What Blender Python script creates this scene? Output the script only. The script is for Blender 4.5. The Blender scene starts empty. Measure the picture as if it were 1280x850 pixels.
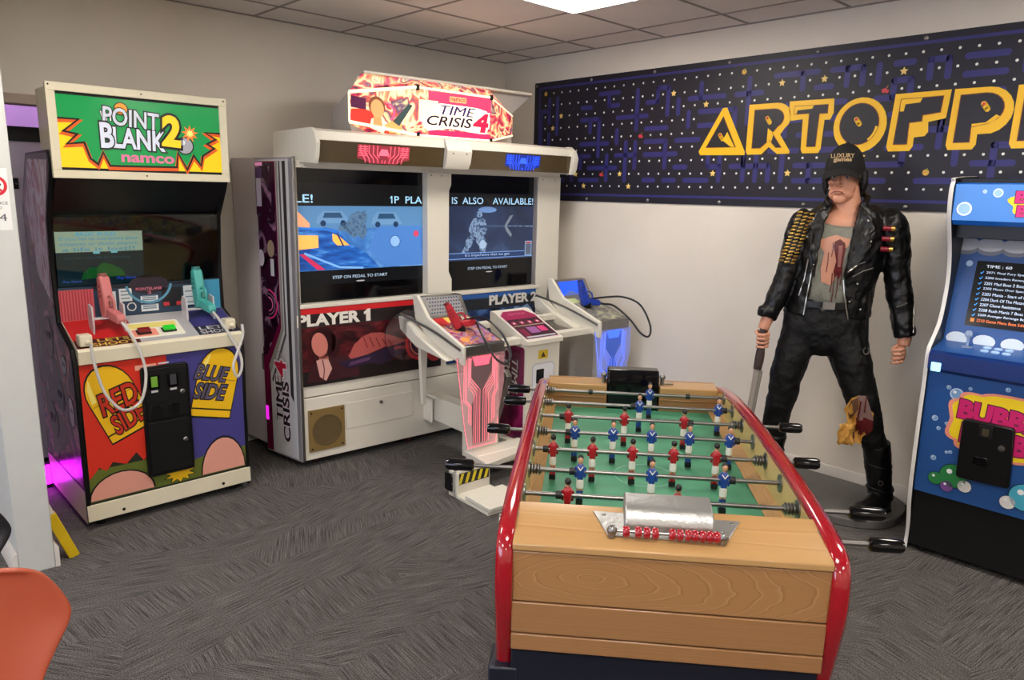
import bpy, bmesh, math, random
from mathutils import Vector, Matrix, Euler
PI = math.pi
R = math.radians
scene = bpy.context.scene
COL = scene.collection

# ------------------------------------------------------------------ camera
cam_data = bpy.data.cameras.new('camera')
cam = bpy.data.objects.new('camera', cam_data)
COL.objects.link(cam)
cam_data.sensor_fit = 'HORIZONTAL'
cam_data.sensor_width = 36.0
cam_data.lens = 36.0 * 910.71 / 1280.0
cam_data.clip_start = 0.05
CP = Vector((-4.2497, -4.555, 1.6559))
yaw, pit, rol = R(46.0672), R(11.398), R(1.2271)
fw = Vector((math.cos(yaw) * math.cos(pit), math.sin(yaw) * math.cos(pit), -math.sin(pit)))
r0 = fw.cross(Vector((0, 0, 1))).normalized()
u0 = r0.cross(fw)
rr = r0 * math.cos(rol) + u0 * math.sin(rol)
uu = -r0 * math.sin(rol) + u0 * math.cos(rol)
mw = Matrix((rr, uu, -fw)).transposed().to_4x4()
mw.translation = CP
cam.matrix_world = mw
scene.camera = cam

# ------------------------------------------------------------------ world, exposure
world = bpy.data.worlds.new('world')
scene.world = world
world.use_nodes = True
world.node_tree.nodes['Background'].inputs[0].default_value = (0.75, 0.8, 0.9, 1)
world.node_tree.nodes['Background'].inputs[1].default_value = 0.15
scene.view_settings.view_transform = 'Standard'
scene.view_settings.look = 'None'
scene.view_settings.exposure = 0.0
scene.view_settings.gamma = 1.0
scene.view_settings.use_curve_mapping = False
PANEL_POWER = 27.5          # emission of one ceiling light panel

# ------------------------------------------------------------------ materials
def lin(c):
    o = []
    for v in c:
        v = v / 255.0
        o.append(v / 12.92 if v <= 0.04045 else ((v + 0.055) / 1.055) ** 2.4)
    return tuple(o) + (1.0,)

_m = {}
def mat(name, rgb, rough=0.5, metal=0.0, em=0.0, emrgb=None, coat=0.0, vary=0.0, vscale=12.0, bump=0.0, bscale=60.0, alpha=None, trans=0.0, spec=None):
    if name in _m:
        return _m[name]
    m = bpy.data.materials.new(name)
    m.use_nodes = True
    nt = m.node_tree
    b = nt.nodes['Principled BSDF']
    b.inputs['Base Color'].default_value = lin(rgb)
    b.inputs['Roughness'].default_value = rough
    b.inputs['Metallic'].default_value = metal
    if spec is not None: b.inputs['Specular IOR Level'].default_value = spec
    if coat:
        b.inputs['Coat Weight'].default_value = coat
        b.inputs['Coat Roughness'].default_value = 0.08
    if em:
        b.inputs['Emission Color'].default_value = lin(emrgb or rgb)
        b.inputs['Emission Strength'].default_value = em
    if trans:
        b.inputs['Transmission Weight'].default_value = trans
    if alpha is not None:
        b.inputs['Alpha'].default_value = alpha
    tc = None
    if vary or bump:
        tc = nt.nodes.new('ShaderNodeTexCoord')
    if vary:
        n = nt.nodes.new('ShaderNodeTexNoise')
        n.inputs['Scale'].default_value = vscale
        n.inputs['Detail'].default_value = 4
        nt.links.new(tc.outputs['Object'], n.inputs['Vector'])
        r = nt.nodes.new('ShaderNodeValToRGB')
        c = lin(rgb)
        r.color_ramp.elements[0].position = 0.3
        r.color_ramp.elements[1].position = 0.7
        r.color_ramp.elements[0].color = tuple(max(0, x * (1 - vary)) for x in c[:3]) + (1,)
        r.color_ramp.elements[1].color = tuple(min(1, x * (1 + vary)) for x in c[:3]) + (1,)
        nt.links.new(n.outputs['Fac'], r.inputs['Fac'])
        nt.links.new(r.outputs['Color'], b.inputs['Base Color'])
    if bump:
        n2 = nt.nodes.new('ShaderNodeTexNoise')
        n2.inputs['Scale'].default_value = bscale
        n2.inputs['Detail'].default_value = 5
        nt.links.new(tc.outputs['Object'], n2.inputs['Vector'])
        bp = nt.nodes.new('ShaderNodeBump')
        bp.inputs['Strength'].default_value = bump
        bp.inputs['Distance'].default_value = 0.01
        nt.links.new(n2.outputs['Fac'], bp.inputs['Height'])
        nt.links.new(bp.outputs['Normal'], b.inputs['Normal'])
    _m[name] = m
    return m

def C(r, g, b, em=0.0, rough=0.45):
    """flat printed colour, optionally back lit"""
    return mat('print_%d_%d_%d_%d_%d' % (r, g, b, int(em * 100), int(rough * 100)), (r, g, b), rough, em=em)

def ramp_mat(name, stops, scale=4.0, rough=0.4, em=0.0, distort=0.0, stretch=(1, 1, 1), detail=4, coat=0.0, kind='noise'):
    if name in _m: return _m[name]
    m = bpy.data.materials.new(name); m.use_nodes = True
    nt = m.node_tree; b = nt.nodes['Principled BSDF']
    b.inputs['Roughness'].default_value = rough
    if coat: b.inputs['Coat Weight'].default_value = coat; b.inputs['Coat Roughness'].default_value = 0.06
    tc = nt.nodes.new('ShaderNodeTexCoord'); mp = nt.nodes.new('ShaderNodeMapping')
    mp.inputs['Scale'].default_value = stretch
    nt.links.new(tc.outputs['Object'], mp.inputs['Vector'])
    if kind == 'noise':
        n = nt.nodes.new('ShaderNodeTexNoise'); n.inputs['Detail'].default_value = detail
        n.inputs['Distortion'].default_value = distort
    else:
        n = nt.nodes.new('ShaderNodeTexWave'); n.inputs['Distortion'].default_value = distort
        n.wave_type = 'RINGS' if kind == 'rings' else 'BANDS'
        if kind == 'rings': n.rings_direction = 'SPHERICAL'
        n.inputs['Detail'].default_value = 2; n.inputs['Detail Scale'].default_value = 1.5
    n.inputs['Scale'].default_value = scale
    nt.links.new(mp.outputs['Vector'], n.inputs['Vector'])
    r = nt.nodes.new('ShaderNodeValToRGB')
    els = r.color_ramp.elements
    while len(els) < len(stops): els.new(0.5)
    for e, (p, c) in zip(els, stops):
        e.position = p; e.color = lin(c)
    nt.links.new(n.outputs['Fac'], r.inputs['Fac'])
    nt.links.new(r.outputs['Color'], b.inputs['Base Color'])
    if em:
        nt.links.new(r.outputs['Color'], b.inputs['Emission Color'])
        b.inputs['Emission Strength'].default_value = em
    _m[name] = m
    return m

WHITE_WALL = mat('wall_paint', (228, 220, 208), 0.85, vary=0.03, vscale=2.5, bump=0.03, bscale=220)
CEIL = mat('ceiling_tile', (236, 228, 223), 0.9, vary=0.03, vscale=3, bump=0.1, bscale=350)
CABWHITE = mat('cabinet_white', (222, 217, 203), 0.35, vary=0.02, vscale=5)
CREAM = mat('cabinet_cream', (224, 216, 190), 0.35, vary=0.04, vscale=6)
GREYSIDE = mat('cabinet_grey_side', (226, 216, 219), 0.25, vary=0.03, vscale=4)
BLACK = mat('black_laminate', (9, 9, 11), 0.35, spec=.35)
MATTBLACK = mat('matt_black', (9, 9, 10), 0.6, spec=.3)
BLACKGLOSS = mat('black_gloss', (5, 5, 7), 0.1, coat=0.1, spec=.35)
CHROME = mat('chrome', (138, 136, 134), 0.34, metal=1.0)
STEEL = mat('brushed_steel', (150, 148, 145), 0.36, metal=1.0, vary=0.08, vscale=30)
RUBBER = mat('rubber', (16, 16, 16), 0.55)
WHITEPL = mat('white_plastic', (225, 220, 208), 0.35)

# ------------------------------------------------------------------ mesh helpers
def V(*a): return Vector(a)

class MB:
    def __init__(s):
        s.bm = bmesh.new(); s.mats = []
    def mi(s, m):
        if m not in s.mats: s.mats.append(m)
        return s.mats.index(m)
    def face(s, vs, m):
        try:
            f = s.bm.faces.new(vs); f.material_index = s.mi(m); return f
        except ValueError:
            return None
    def verts(s, pts): return [s.bm.verts.new(p) for p in pts]
    def box(s, x0, x1, y0, y1, z0, z1, m, M=None):
        p = [V(x, y, z) for z in (z0, z1) for y in (y0, y1) for x in (x0, x1)]
        if M is not None: p = [M @ q for q in p]
        v = s.verts(p)
        for i in ((0, 2, 3, 1), (4, 5, 7, 6), (0, 1, 5, 4), (2, 6, 7, 3), (0, 4, 6, 2), (1, 3, 7, 5)):
            s.face([v[k] for k in i], m)
        return s
    def prism(s, pts, axis, a, b, m, mside=None, M=None):
        def P(q, t):
            if axis == 'x': r = V(t, q[0], q[1])
            elif axis == 'y': r = V(q[0], t, q[1])
            else: r = V(q[0], q[1], t)
            return M @ r if M is not None else r
        A = s.verts([P(q, a) for q in pts]); B = s.verts([P(q, b) for q in pts])
        s.face(A, m); s.face(B[::-1], m)
        n = len(pts)
        for i in range(n):
            s.face([A[i], B[i], B[(i + 1) % n], A[(i + 1) % n]], mside or m)
        return s
    def ringloft(s, rings, m, cap=True, closed=True):
        R_ = [s.verts(r) for r in rings]
        n = len(rings[0])
        for a, b in zip(R_, R_[1:]):
            for i in range(n if closed else n - 1):
                s.face([a[i], a[(i + 1) % n], b[(i + 1) % n], b[i]], m)
        if cap and closed:
            s.face(R_[0][::-1], m); s.face(R_[-1], m)
        return s
    def tube(s, pts, r, m, n=10, closed=False, cap=True):
        pts = [Vector(p) for p in pts]
        N = len(pts)
        rad = r if isinstance(r, (list, tuple)) else [r] * N
        rings = []; prev = None
        for i, p in enumerate(pts):
            if closed: d = pts[(i + 1) % N] - pts[i - 1]
            elif i == 0: d = pts[1] - pts[0]
            elif i == N - 1: d = pts[-1] - pts[-2]
            else: d = (pts[i + 1] - p).normalized() + (p - pts[i - 1]).normalized()
            d.normalize()
            if prev is None:
                x = d.orthogonal().normalized()
            else:
                x = (prev - d * prev.dot(d)).normalized()
            prev = x
            y = d.cross(x)
            rings.append([p + (x * math.cos(2 * PI * k / n) + y * math.sin(2 * PI * k / n)) * rad[i] for k in range(n)])
        if closed: rings.append(rings[0][:])
        return s.ringloft(rings, m, cap=cap and not closed)
    def cyl(s, p0, p1, r, m, n=16, r1=None):
        return s.tube([p0, p1], [r, r if r1 is None else r1], m, n)
    def lathe(s, prof, m, o=(0, 0, 0), n=24, axis='z'):
        o = Vector(o); rings = []
        for (r, h) in prof:
            ring = []
            for k in range(n):
                c, q = r * math.cos(2 * PI * k / n), r * math.sin(2 * PI * k / n)
                if axis == 'z': ring.append(o + V(c, q, h))
                elif axis == 'x': ring.append(o + V(h, c, q))
                else: ring.append(o + V(q, h, c))
            rings.append(ring)
        return s.ringloft(rings, m)
    def sph(s, c, r, m, n=16, k=10, M=None):
        c = Vector(c); r = (r, r, r) if isinstance(r, (int, float)) else r
        rings = []
        for j in range(k + 1):
            a = -PI / 2 + PI * j / k
            cr = max(math.cos(a), 1e-3)
            ring = []
            for i in range(n):
                p = V(r[0] * cr * math.cos(2 * PI * i / n), r[1] * cr * math.sin(2 * PI * i / n), r[2] * math.sin(a))
                if M is not None: p = M @ p
                ring.append(c + p)
            rings.append(ring)
        return s.ringloft(rings, m)
    def build(s, name, parent=None, bevel=0.0, seg=2, smooth=35, recalc=True, **props):
        if recalc: bmesh.ops.recalc_face_normals(s.bm, faces=s.bm.faces[:])
        me = bpy.data.meshes.new(name); s.bm.to_mesh(me); s.bm.free()
        for m in s.mats: me.materials.append(m)
        if smooth:
            me.shade_smooth(); me.set_sharp_from_angle(angle=R(smooth))
        o = bpy.data.objects.new(name, me); COL.objects.link(o)
        if parent is not None: o.parent = parent
        if bevel:
            b = o.modifiers.new('bevel', 'BEVEL'); b.width = bevel; b.segments = seg; b.limit_method = 'ANGLE'; b.angle_limit = R(40); b.harden_normals = False
        for k, v in props.items(): o[k] = v
        return o

_tc = {}
def glyphs(txt, bold=0.0, shear=0.0):
    key = (txt, bold, shear)
    if key in _tc: return _tc[key]
    cu = bpy.data.curves.new('t', 'FONT'); cu.body = txt; cu.size = 1; cu.offset = bold; cu.shear = shear
    cu.resolution_u = 3; cu.align_x = 'LEFT'
    ob = bpy.data.objects.new('t', cu); COL.objects.link(ob)
    dg = bpy.context.evaluated_depsgraph_get(); dg.update()
    me = bpy.data.meshes.new_from_object(ob.evaluated_get(dg))
    vs = [(v.co.x, v.co.y) for v in me.vertices]; fs = [tuple(p.vertices) for p in me.polygons]
    bpy.data.objects.remove(ob); bpy.data.curves.remove(cu); bpy.data.meshes.remove(me)
    _tc[key] = (vs, fs); return _tc[key]

class Canvas:
    """thin printed layers on a plane: O origin, X and Y unit axes, normal X x Y"""
    def __init__(s, mb, O, X=(1, 0, 0), Y=(0, 0, 1), step=0.0006, warp=None):
        s.mb = mb; s.O = Vector(O); s.X = Vector(X).normalized(); s.Y = Vector(Y).normalized()
        s.N = s.X.cross(s.Y); s.step = step; s.warp = warp
    def P(s, x, y, l):
        if s.warp: return s.warp(x, y, l * s.step)
        return s.O + s.X * x + s.Y * y + s.N * (l * s.step)
    def poly(s, pts, m, l=1):
        s.mb.face(s.mb.verts([s.P(x, y, l) for x, y in pts]), m); return s
    def rect(s, x0, x1, y0, y1, m, l=1): return s.poly([(x0, y0), (x1, y0), (x1, y1), (x0, y1)], m, l)
    def rrect(s, x0, x1, y0, y1, r, m, l=1):
        p = []
        for cx, cy, a0 in ((x1 - r, y0 + r, -90), (x1 - r, y1 - r, 0), (x0 + r, y1 - r, 90), (x0 + r, y0 + r, 180)):
            for k in range(5):
                a = R(a0 + 22.5 * k); p.append((cx + r * math.cos(a), cy + r * math.sin(a)))
        return s.poly(p, m, l)
    def circ(s, x, y, r, m, l=1, n=20, ry=None, rot=0):
        ry = r if ry is None else ry; c, q = math.cos(R(rot)), math.sin(R(rot)); p = []
        for k in range(n):
            a = 2 * PI * k / n; u, v = r * math.cos(a), ry * math.sin(a)
            p.append((x + u * c - v * q, y + u * q + v * c))
        return s.poly(p, m, l)
    def ring(s, x, y, r, w, m, l=1, n=28, a0=0, a1=360, sy=1.0):
        pts = [(x + r * math.cos(R(a0 + (a1 - a0) * k / n)), y + sy * r * math.sin(R(a0 + (a1 - a0) * k / n))) for k in range(n + 1)]
        return s.line(pts, w, m, l)
    def line(s, pts, w, m, l=1):
        n = len(pts); L = []; Q = []
        for i, p in enumerate(pts):
            a = pts[max(i - 1, 0)]; b = pts[min(i + 1, n - 1)]
            if n > 2 and pts[0] == pts[-1] and i in (0, n - 1): a, b = pts[-2], pts[1]
            d1 = Vector((p[0] - a[0], p[1] - a[1])); d2 = Vector((b[0] - p[0], b[1] - p[1]))
            if d1.length < 1e-9: d1 = d2
            if d2.length < 1e-9: d2 = d1
            d1.normalize(); d2.normalize(); t = (d1 + d2)
            if t.length < 1e-6: t = d1
            t.normalize(); nn = Vector((-t.y, t.x)); k = min(1 / max(nn.dot(Vector((-d1.y, d1.x))), .4), 2.0)
            L.append((p[0] + nn.x * w / 2 * k, p[1] + nn.y * w / 2 * k)); Q.append((p[0] - nn.x * w / 2 * k, p[1] - nn.y * w / 2 * k))
        A = s.mb.verts([s.P(x, y, l) for x, y in L]); B = s.mb.verts([s.P(x, y, l) for x, y in Q])
        for i in range(n - 1): s.mb.face([A[i], B[i], B[i + 1], A[i + 1]], m)
        return s
    def star(s, x, y, r, m, l=1, n=5, k=0.45, rot=90, sy=1.0):
        return s.poly([(x + (r if i % 2 == 0 else r * k) * math.cos(R(rot + 180.0 * i / n)), y + sy * (r if i % 2 == 0 else r * k) * math.sin(R(rot + 180.0 * i / n))) for i in range(2 * n)], m, l)
    def text(s, txt, x0, x1, y0, y1, m, l=1, bold=0.0, shear=0.0, out=None, outw=0.06, rot=0.0):
        wide = bold if 'M' in txt else 0.0
        if wide: bold = 0.0
        base = glyphs(txt, bold, shear)[0]
        ax, bx = min(v[0] for v in base), max(v[0] for v in base); ay, by = min(v[1] for v in base), max(v[1] for v in base)
        sx, sy = (x1 - x0) / (bx - ax), (y1 - y0) / (by - ay); cx, cy = (x0 + x1) / 2, (y0 + y1) / 2
        c, q = math.cos(R(rot)), math.sin(R(rot))
        jobs = ([(glyphs(txt, bold + outw, shear), out, l, 0)] if out else []) + [(glyphs(txt, bold, shear), m, l + 1, 0)]
        if wide: jobs += [(glyphs(txt, bold, shear), m, l + 1.4, wide * .9), (glyphs(txt, bold, shear), m, l + 1.7, -wide * .9)]
        for (vs, fs), mm, ll, dx in jobs:
            W = []
            for (a, b) in vs:
                u = x0 + (a + dx - ax) * sx - cx; v = y0 + (b - ay) * sy - cy
                W.append(s.mb.bm.verts.new(s.P(cx + u * c - v * q, cy + u * q + v * c, ll)))
            for f in fs: s.mb.face([W[i] for i in f], mm)
        return s

def empty(name, loc, rz, label, cat, group=None):
    o = bpy.data.objects.new(name, None); COL.objects.link(o)
    o.empty_display_size = 0.1
    o.location = loc; o.rotation_euler = (0, 0, rz); o['label'] = label; o['category'] = cat
    if group: o['group'] = group
    return o
def tag(o, label, cat, group=None):
    o['label'] = label; o['category'] = cat
    if group: o['group'] = group
    return o
def struct(o):
    o['kind'] = 'structure'; return o
def copy_tree(o, parent=None):
    c = o.copy(); COL.objects.link(c); c.parent = parent
    for ch in list(o.children): copy_tree(ch, c)
    return c
def smooth_pts(pts, k=6):
    """Catmull-Rom through the points"""
    P = [Vector(p) for p in pts]; P = [P[0] * 2 - P[1]] + P + [P[-1] * 2 - P[-2]]; out = []
    for i in range(1, len(P) - 2):
        for j in range(k):
            t = j / k; a, b, c, d = P[i - 1:i + 3]
            out.append(0.5 * ((2 * b) + (c - a) * t + (2 * a - 5 * b + 4 * c - d) * t * t + (3 * b - a - 3 * c + d) * t ** 3))
    out.append(P[-2]); return out
def remesh(mb, name, m, voxel, parent, smooth=6, lump=0.0, lscale=0.1, **props):
    """fuse the overlapping shapes of mb into one skin"""
    bmesh.ops.recalc_face_normals(mb.bm, faces=mb.bm.faces[:])
    me = bpy.data.meshes.new('tmp'); mb.bm.to_mesh(me); mb.bm.free()
    o = bpy.data.objects.new('tmp', me); COL.objects.link(o)
    r = o.modifiers.new('r', 'REMESH'); r.mode = 'VOXEL'; r.voxel_size = voxel
    if smooth:
        q = o.modifiers.new('s', 'SMOOTH'); q.iterations = smooth; q.factor = 0.5
    if lump:
        t = bpy.data.textures.new('folds', 'CLOUDS'); t.noise_scale = lscale; t.noise_depth = 2
        d = o.modifiers.new('d', 'DISPLACE'); d.texture = t; d.strength = lump; d.mid_level = 0.5; d.texture_coords = 'LOCAL'
    dg = bpy.context.evaluated_depsgraph_get(); dg.update()
    m2 = bpy.data.meshes.new_from_object(o.evaluated_get(dg))
    bpy.data.objects.remove(o); bpy.data.meshes.remove(me)
    m2.name = name; m2.materials.clear(); m2.materials.append(m); m2.shade_smooth()
    ob = bpy.data.objects.new(name, m2); COL.objects.link(ob); ob.parent = parent
    for k, v in props.items(): ob[k] = v
    return ob
# ================================================================== THE ROOM
H = 2.68
XL, YB = -6.9, -7.6          # far sides of the room, behind the camera
def carpet():
    m = bpy.data.materials.new('carpet_tiles'); m.use_nodes = True
    nt = m.node_tree; b = nt.nodes['Principled BSDF']; L = nt.links
    b.inputs['Roughness'].default_value = 0.95
    b.inputs['Specular IOR Level'].default_value = 0.15
    tc = nt.nodes.new('ShaderNodeTexCoord')
    mp0 = nt.nodes.new('ShaderNodeMapping'); mp0.inputs['Rotation'].default_value = (0, 0, R(20)); mp0.inputs['Scale'].default_value = (1.0, 2.3, 1)
    L.new(tc.outputs['Object'], mp0.inputs['Vector'])
    vo = nt.nodes.new('ShaderNodeTexVoronoi'); vo.inputs['Scale'].default_value = 1.25
    L.new(mp0.outputs['Vector'], vo.inputs['Vector'])
    sep = nt.nodes.new('ShaderNodeSeparateColor'); L.new(vo.outputs['Color'], sep.inputs['Color'])
    mu = nt.nodes.new('ShaderNodeMath'); mu.operation = 'MULTIPLY'; mu.inputs[1].default_value = PI
    L.new(sep.outputs['Red'], mu.inputs[0])
    vr = nt.nodes.new('ShaderNodeVectorRotate'); vr.rotation_type = 'Z_AXIS'
    L.new(tc.outputs['Object'], vr.inputs['Vector']); L.new(mu.outputs[0], vr.inputs['Angle'])
    mp = nt.nodes.new('ShaderNodeMapping'); mp.inputs['Scale'].default_value = (3.0, 130.0, 1)
    L.new(vr.outputs['Vector'], mp.inputs['Vector'])
    n1 = nt.nodes.new('ShaderNodeTexNoise'); n1.inputs['Scale'].default_value = 1.6; n1.inputs['Detail'].default_value = 5; n1.inputs['Roughness'].default_value = 0.7
    L.new(mp.outputs['Vector'], n1.inputs['Vector'])
    r1 = nt.nodes.new('ShaderNodeValToRGB')
    r1.color_ramp.elements[0].position = 0.34; r1.color_ramp.elements[0].color = lin((44, 42, 42))
    r1.color_ramp.elements[1].position = 0.68; r1.color_ramp.elements[1].color = lin((120, 116, 113))
    L.new(n1.outputs['Fac'], r1.inputs['Fac'])
    n2 = nt.nodes.new('ShaderNodeTexNoise'); n2.inputs['Scale'].default_value = 240; n2.inputs['Detail'].default_value = 2
    L.new(tc.outputs['Object'], n2.inputs['Vector'])
    r2 = nt.nodes.new('ShaderNodeValToRGB'); r2.color_ramp.elements[0].position = 0.35; r2.color_ramp.elements[0].color = (.35, .35, .35, 1)
    r2.color_ramp.elements[1].position = 0.65; r2.color_ramp.elements[1].color = (1.6, 1.6, 1.6, 1)
    L.new(n2.outputs['Fac'], r2.inputs['Fac'])
    mx = nt.nodes.new('ShaderNodeMix'); mx.data_type = 'RGBA'; mx.blend_type = 'MULTIPLY'; mx.inputs[0].default_value = 1
    L.new(r1.outputs['Color'], mx.inputs[6]); L.new(r2.outputs['Color'], mx.inputs[7])
    L.new(mx.outputs[2], b.inputs['Base Color'])
    bp = nt.nodes.new('ShaderNodeBump'); bp.inputs['Strength'].default_value = 0.5; bp.inputs['Distance'].default_value = 0.004
    L.new(n1.outputs['Fac'], bp.inputs['Height']); L.new(bp.outputs['Normal'], b.inputs['Normal'])
    return m
mb = MB(); mb.box(XL, 0, YB, 1.8, -0.05, 0, carpet()); struct(mb.build('floor', smooth=0))

# ceiling with the light panels let into the tile grid
TA, TB = 0.3204, 0.3482       # cut tiles against the two walls
GRID = mat('ceiling_grid', (150, 142, 136), 0.7)
lights = [(-(TA + .6 + 2.4 * i), -(TB + 1.2 + 2.4 * j)) for i in range(3) for j in range(3)]   # near corner of each panel
mb = MB()
mb.box(XL, 0, YB, 1.8, H + .006, H + .06, CEIL)
# tiles: one slab each would be the ceiling's pattern, so the grid is laid as thin bars under the slab
xs = [-(TA + .6 * i) for i in range(0, 12)]; ys = [-(TB + .6 * j) for j in range(0, 13)]
for x in xs: mb.box(x - .008, x + .008, YB, 0, H + .002, H + .007, GRID)
for y in ys: mb.box(XL, 0, y - .008, y + .008, H + .0015, H + .0065, GRID)
mb.box(XL, 0, -.02, 0, H + .001, H + .0068, GRID); mb.box(-.02, 0, YB, 0, H + .001, H + .0068, GRID)
struct(mb.build('ceiling', smooth=0))
LIT = mat('light_diffuser', (255, 253, 248), 0.6, em=PANEL_POWER, emrgb=(255, 247, 236))
FRAMEW = mat('light_frame', (235, 235, 232), 0.4)
for k, (x, y) in enumerate(lights):
    inview = (k == 0)
    e = empty('ceiling_light', (x - .3, y - .3, H - .012), 0,
              'square white LED ceiling panel glowing at the top edge of the picture' if inview else 'square LED ceiling panel behind the camera, out of the picture',
              'ceiling light', None if inview else 'ceiling panels out of the picture')
    f = MB()
    for (a0, a1, b0, b1) in ((-.298, .298, -.298, -.28), (-.298, .298, .28, .298), (-.298, -.28, -.28, .28), (.28, .298, -.28, .28)):
        f.box(a0, a1, b0, b1, 0, .013, FRAMEW)
    f.build('frame', e)
    d = MB(); d.box(-.28, .28, -.28, .28, .003, .012, LIT); d.build('diffuser', e, smooth=0)

# walls
mb = MB(); mb.box(0, .1, YB, .1, 0, H + .05, WHITE_WALL); struct(mb.build('wall_right', smooth=0))
mb = MB()
mb.box(-3.0, 0, 0, .1, 0, H + .05, WHITE_WALL); mb.box(XL, -3.0, 0, .1, 2.1, H + .05, WHITE_WALL); mb.box(XL, -4.3, 0, .1, 0, 2.1, WHITE_WALL)
struct(mb.build('wall_left', smooth=0))
mb = MB(); mb.box(XL - .1, XL, YB, -4.6, 0, H + .05, WHITE_WALL); mb.box(XL - .1, XL, -1.4, 1.8, 0, H + .05, WHITE_WALL)
mb.box(XL - .1, XL, -4.6, -1.4, 0, .9, WHITE_WALL); mb.box(XL - .1, XL, -4.6, -1.4, 2.2, H + .05, WHITE_WALL); struct(mb.build('wall_far_left', smooth=0))
# daylight window in the far-left wall, out of the picture (its light grazes the cabinets' left sides)
mb = MB(); mb.box(XL - .06, XL - .05, -4.6, -1.4, .9, 2.2, mat('daylight_pane', (225, 235, 255), .3, em=5.0, emrgb=(205, 222, 255)))
for y in (-4.6, -3.02, -1.44): mb.box(XL - .07, XL - .02, y, y + .04, .9, 2.2, FRAMEW)
for z in (.9, 2.16): mb.box(XL - .07, XL - .02, -4.6, -1.4, z, z + .04, FRAMEW)
struct(mb.build('window_1', smooth=0))
mb = MB(); mb.box(XL, 0, YB - .1, YB, 0, H + .05, WHITE_WALL); struct(mb.build('wall_back', smooth=0))
LILAC = mat('lilac_wall', (196, 176, 205), 0.8)
mb = MB(); mb.box(XL, 0, 1.7, 1.8, 0, H + .05, LILAC); struct(mb.build('wall_beyond', smooth=0))
# door opening frame
DOORF = mat('door_frame', (176, 158, 142), 0.5)
mb = MB(); mb.box(-4.3, -3.0, -.012, .1, 2.05, 2.1, DOORF); mb.box(-3.04, -3.0, -.012, .1, 0, 2.05, DOORF); mb.box(-4.3, -4.26, -.012, .1, 0, 2.05, DOORF)
struct(mb.build('door_1', smooth=0, bevel=.003))
# partition that ends in the white post on the left
PW = mat('partition_white', (196, 197, 192), 0.6, vary=0.02)
mb = MB(); mb.box(-3.775, -3.64, -1.06, -.0, 0, H, PW); struct(mb.build('wall_partition', bevel=.004))
BASEW = mat('baseboard_white', (214, 208, 200), 0.45)
mb = MB()
prof = [(0, 0), (-.016, 0), (-.016, .085), (-.010, .10), (0, .10)]
mb.prism(prof, 'y', -7.6, 0, BASEW)
struct(mb.build('baseboard_right'))
mb = MB(); mb.prism([(0, 0), (-.016, 0), (-.016, .085), (-.010, .10), (0, .10)], 'x', -3.0, 0, BASEW); struct(mb.build('baseboard_left'))
mb = MB()
mb.prism([(-3.64, 0), (-3.622, 0), (-3.622, .09), (-3.632, .105), (-3.64, .105)], 'y', -1.06, 0, BASEW)
mb.prism([(-3.775, 0), (-3.793, 0), (-3.793, .09), (-3.783, .105), (-3.775, .105)], 'y', -1.06, 0, BASEW)
struct(mb.build('baseboard_partition'))

# machine in the next room, seen through the gap beside the post
e = empty('grey_cabinet', (-3.55, .35, 0), 0, 'plain grey cabinet with black top rail in the doorway behind the white post', 'cabinet')
GC = mat('grey_cabinet_paint', (168, 160, 166), 0.4)
mb = MB(); mb.box(-.55, .45, 0, .5, .04, 1.93, GC); mb.build('body', e, bevel=.004)
mb = MB(); mb.box(-.56, .46, -.012, .5, 1.88, 1.96, BLACK); mb.build('top_rail', e, bevel=.003)
mb = MB(); mb.box(.155, .18, -.006, .0, 1.62, 1.68, BLACK); mb.cyl((.168, -.012, 1.65), (.168, 0, 1.65), .005, CHROME, 10); mb.build('latch', e)
for fx in (-.5, .32):
    for fy in (.05, .4): mb = MB(); mb.box(fx, fx + .08, fy, fy + .08, 0, .045, BLACK); mb.build('foot', e)
# unseen lilac lamp, added on the next room's ceiling to brighten it
e = empty('added_lamp', (-3.4, 1.0, H - .05), 0, 'added lilac tube lamp that brightens the next room, out of the picture', 'added lamp')
mb = MB(); mb.cyl((-.6, 0, 0), (.6, 0, 0), .018, mat('added_lilac_tube', (240, 190, 255), .4, em=60, emrgb=(236, 196, 255)), 14); mb.build('tube', e)
mb = MB(); mb.box(-.62, .62, -.03, .03, .02, .05, FRAMEW); mb.build('housing', e)

# magenta LED light on the floor behind the first cabinet
MAG = mat('magenta_led', (255, 40, 255), 0.4, em=9.0, emrgb=(230, 20, 255))
e = empty('led_strip', (-3.49, -.06, 0), 0, 'glowing magenta LED light strip on the floor behind the white post', 'light strip')
mb = MB(); mb.box(-.055, .045, -.02, .0, .03, .135, MAG); mb.build('lamp_strip', e)
mb = MB(); mb.box(-.06, .05, -.0, .02, .0, .15, MATTBLACK); mb.build('housing', e)
ld = bpy.data.lights.new('magenta_glow', 'POINT'); ld.color = (.75, .05, 1); ld.energy = 0.3; ld.shadow_soft_size = .05
lo = bpy.data.objects.new('magenta_glow', ld); COL.objects.link(lo); lo.location = (-3.50, -.14, .09)

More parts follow.
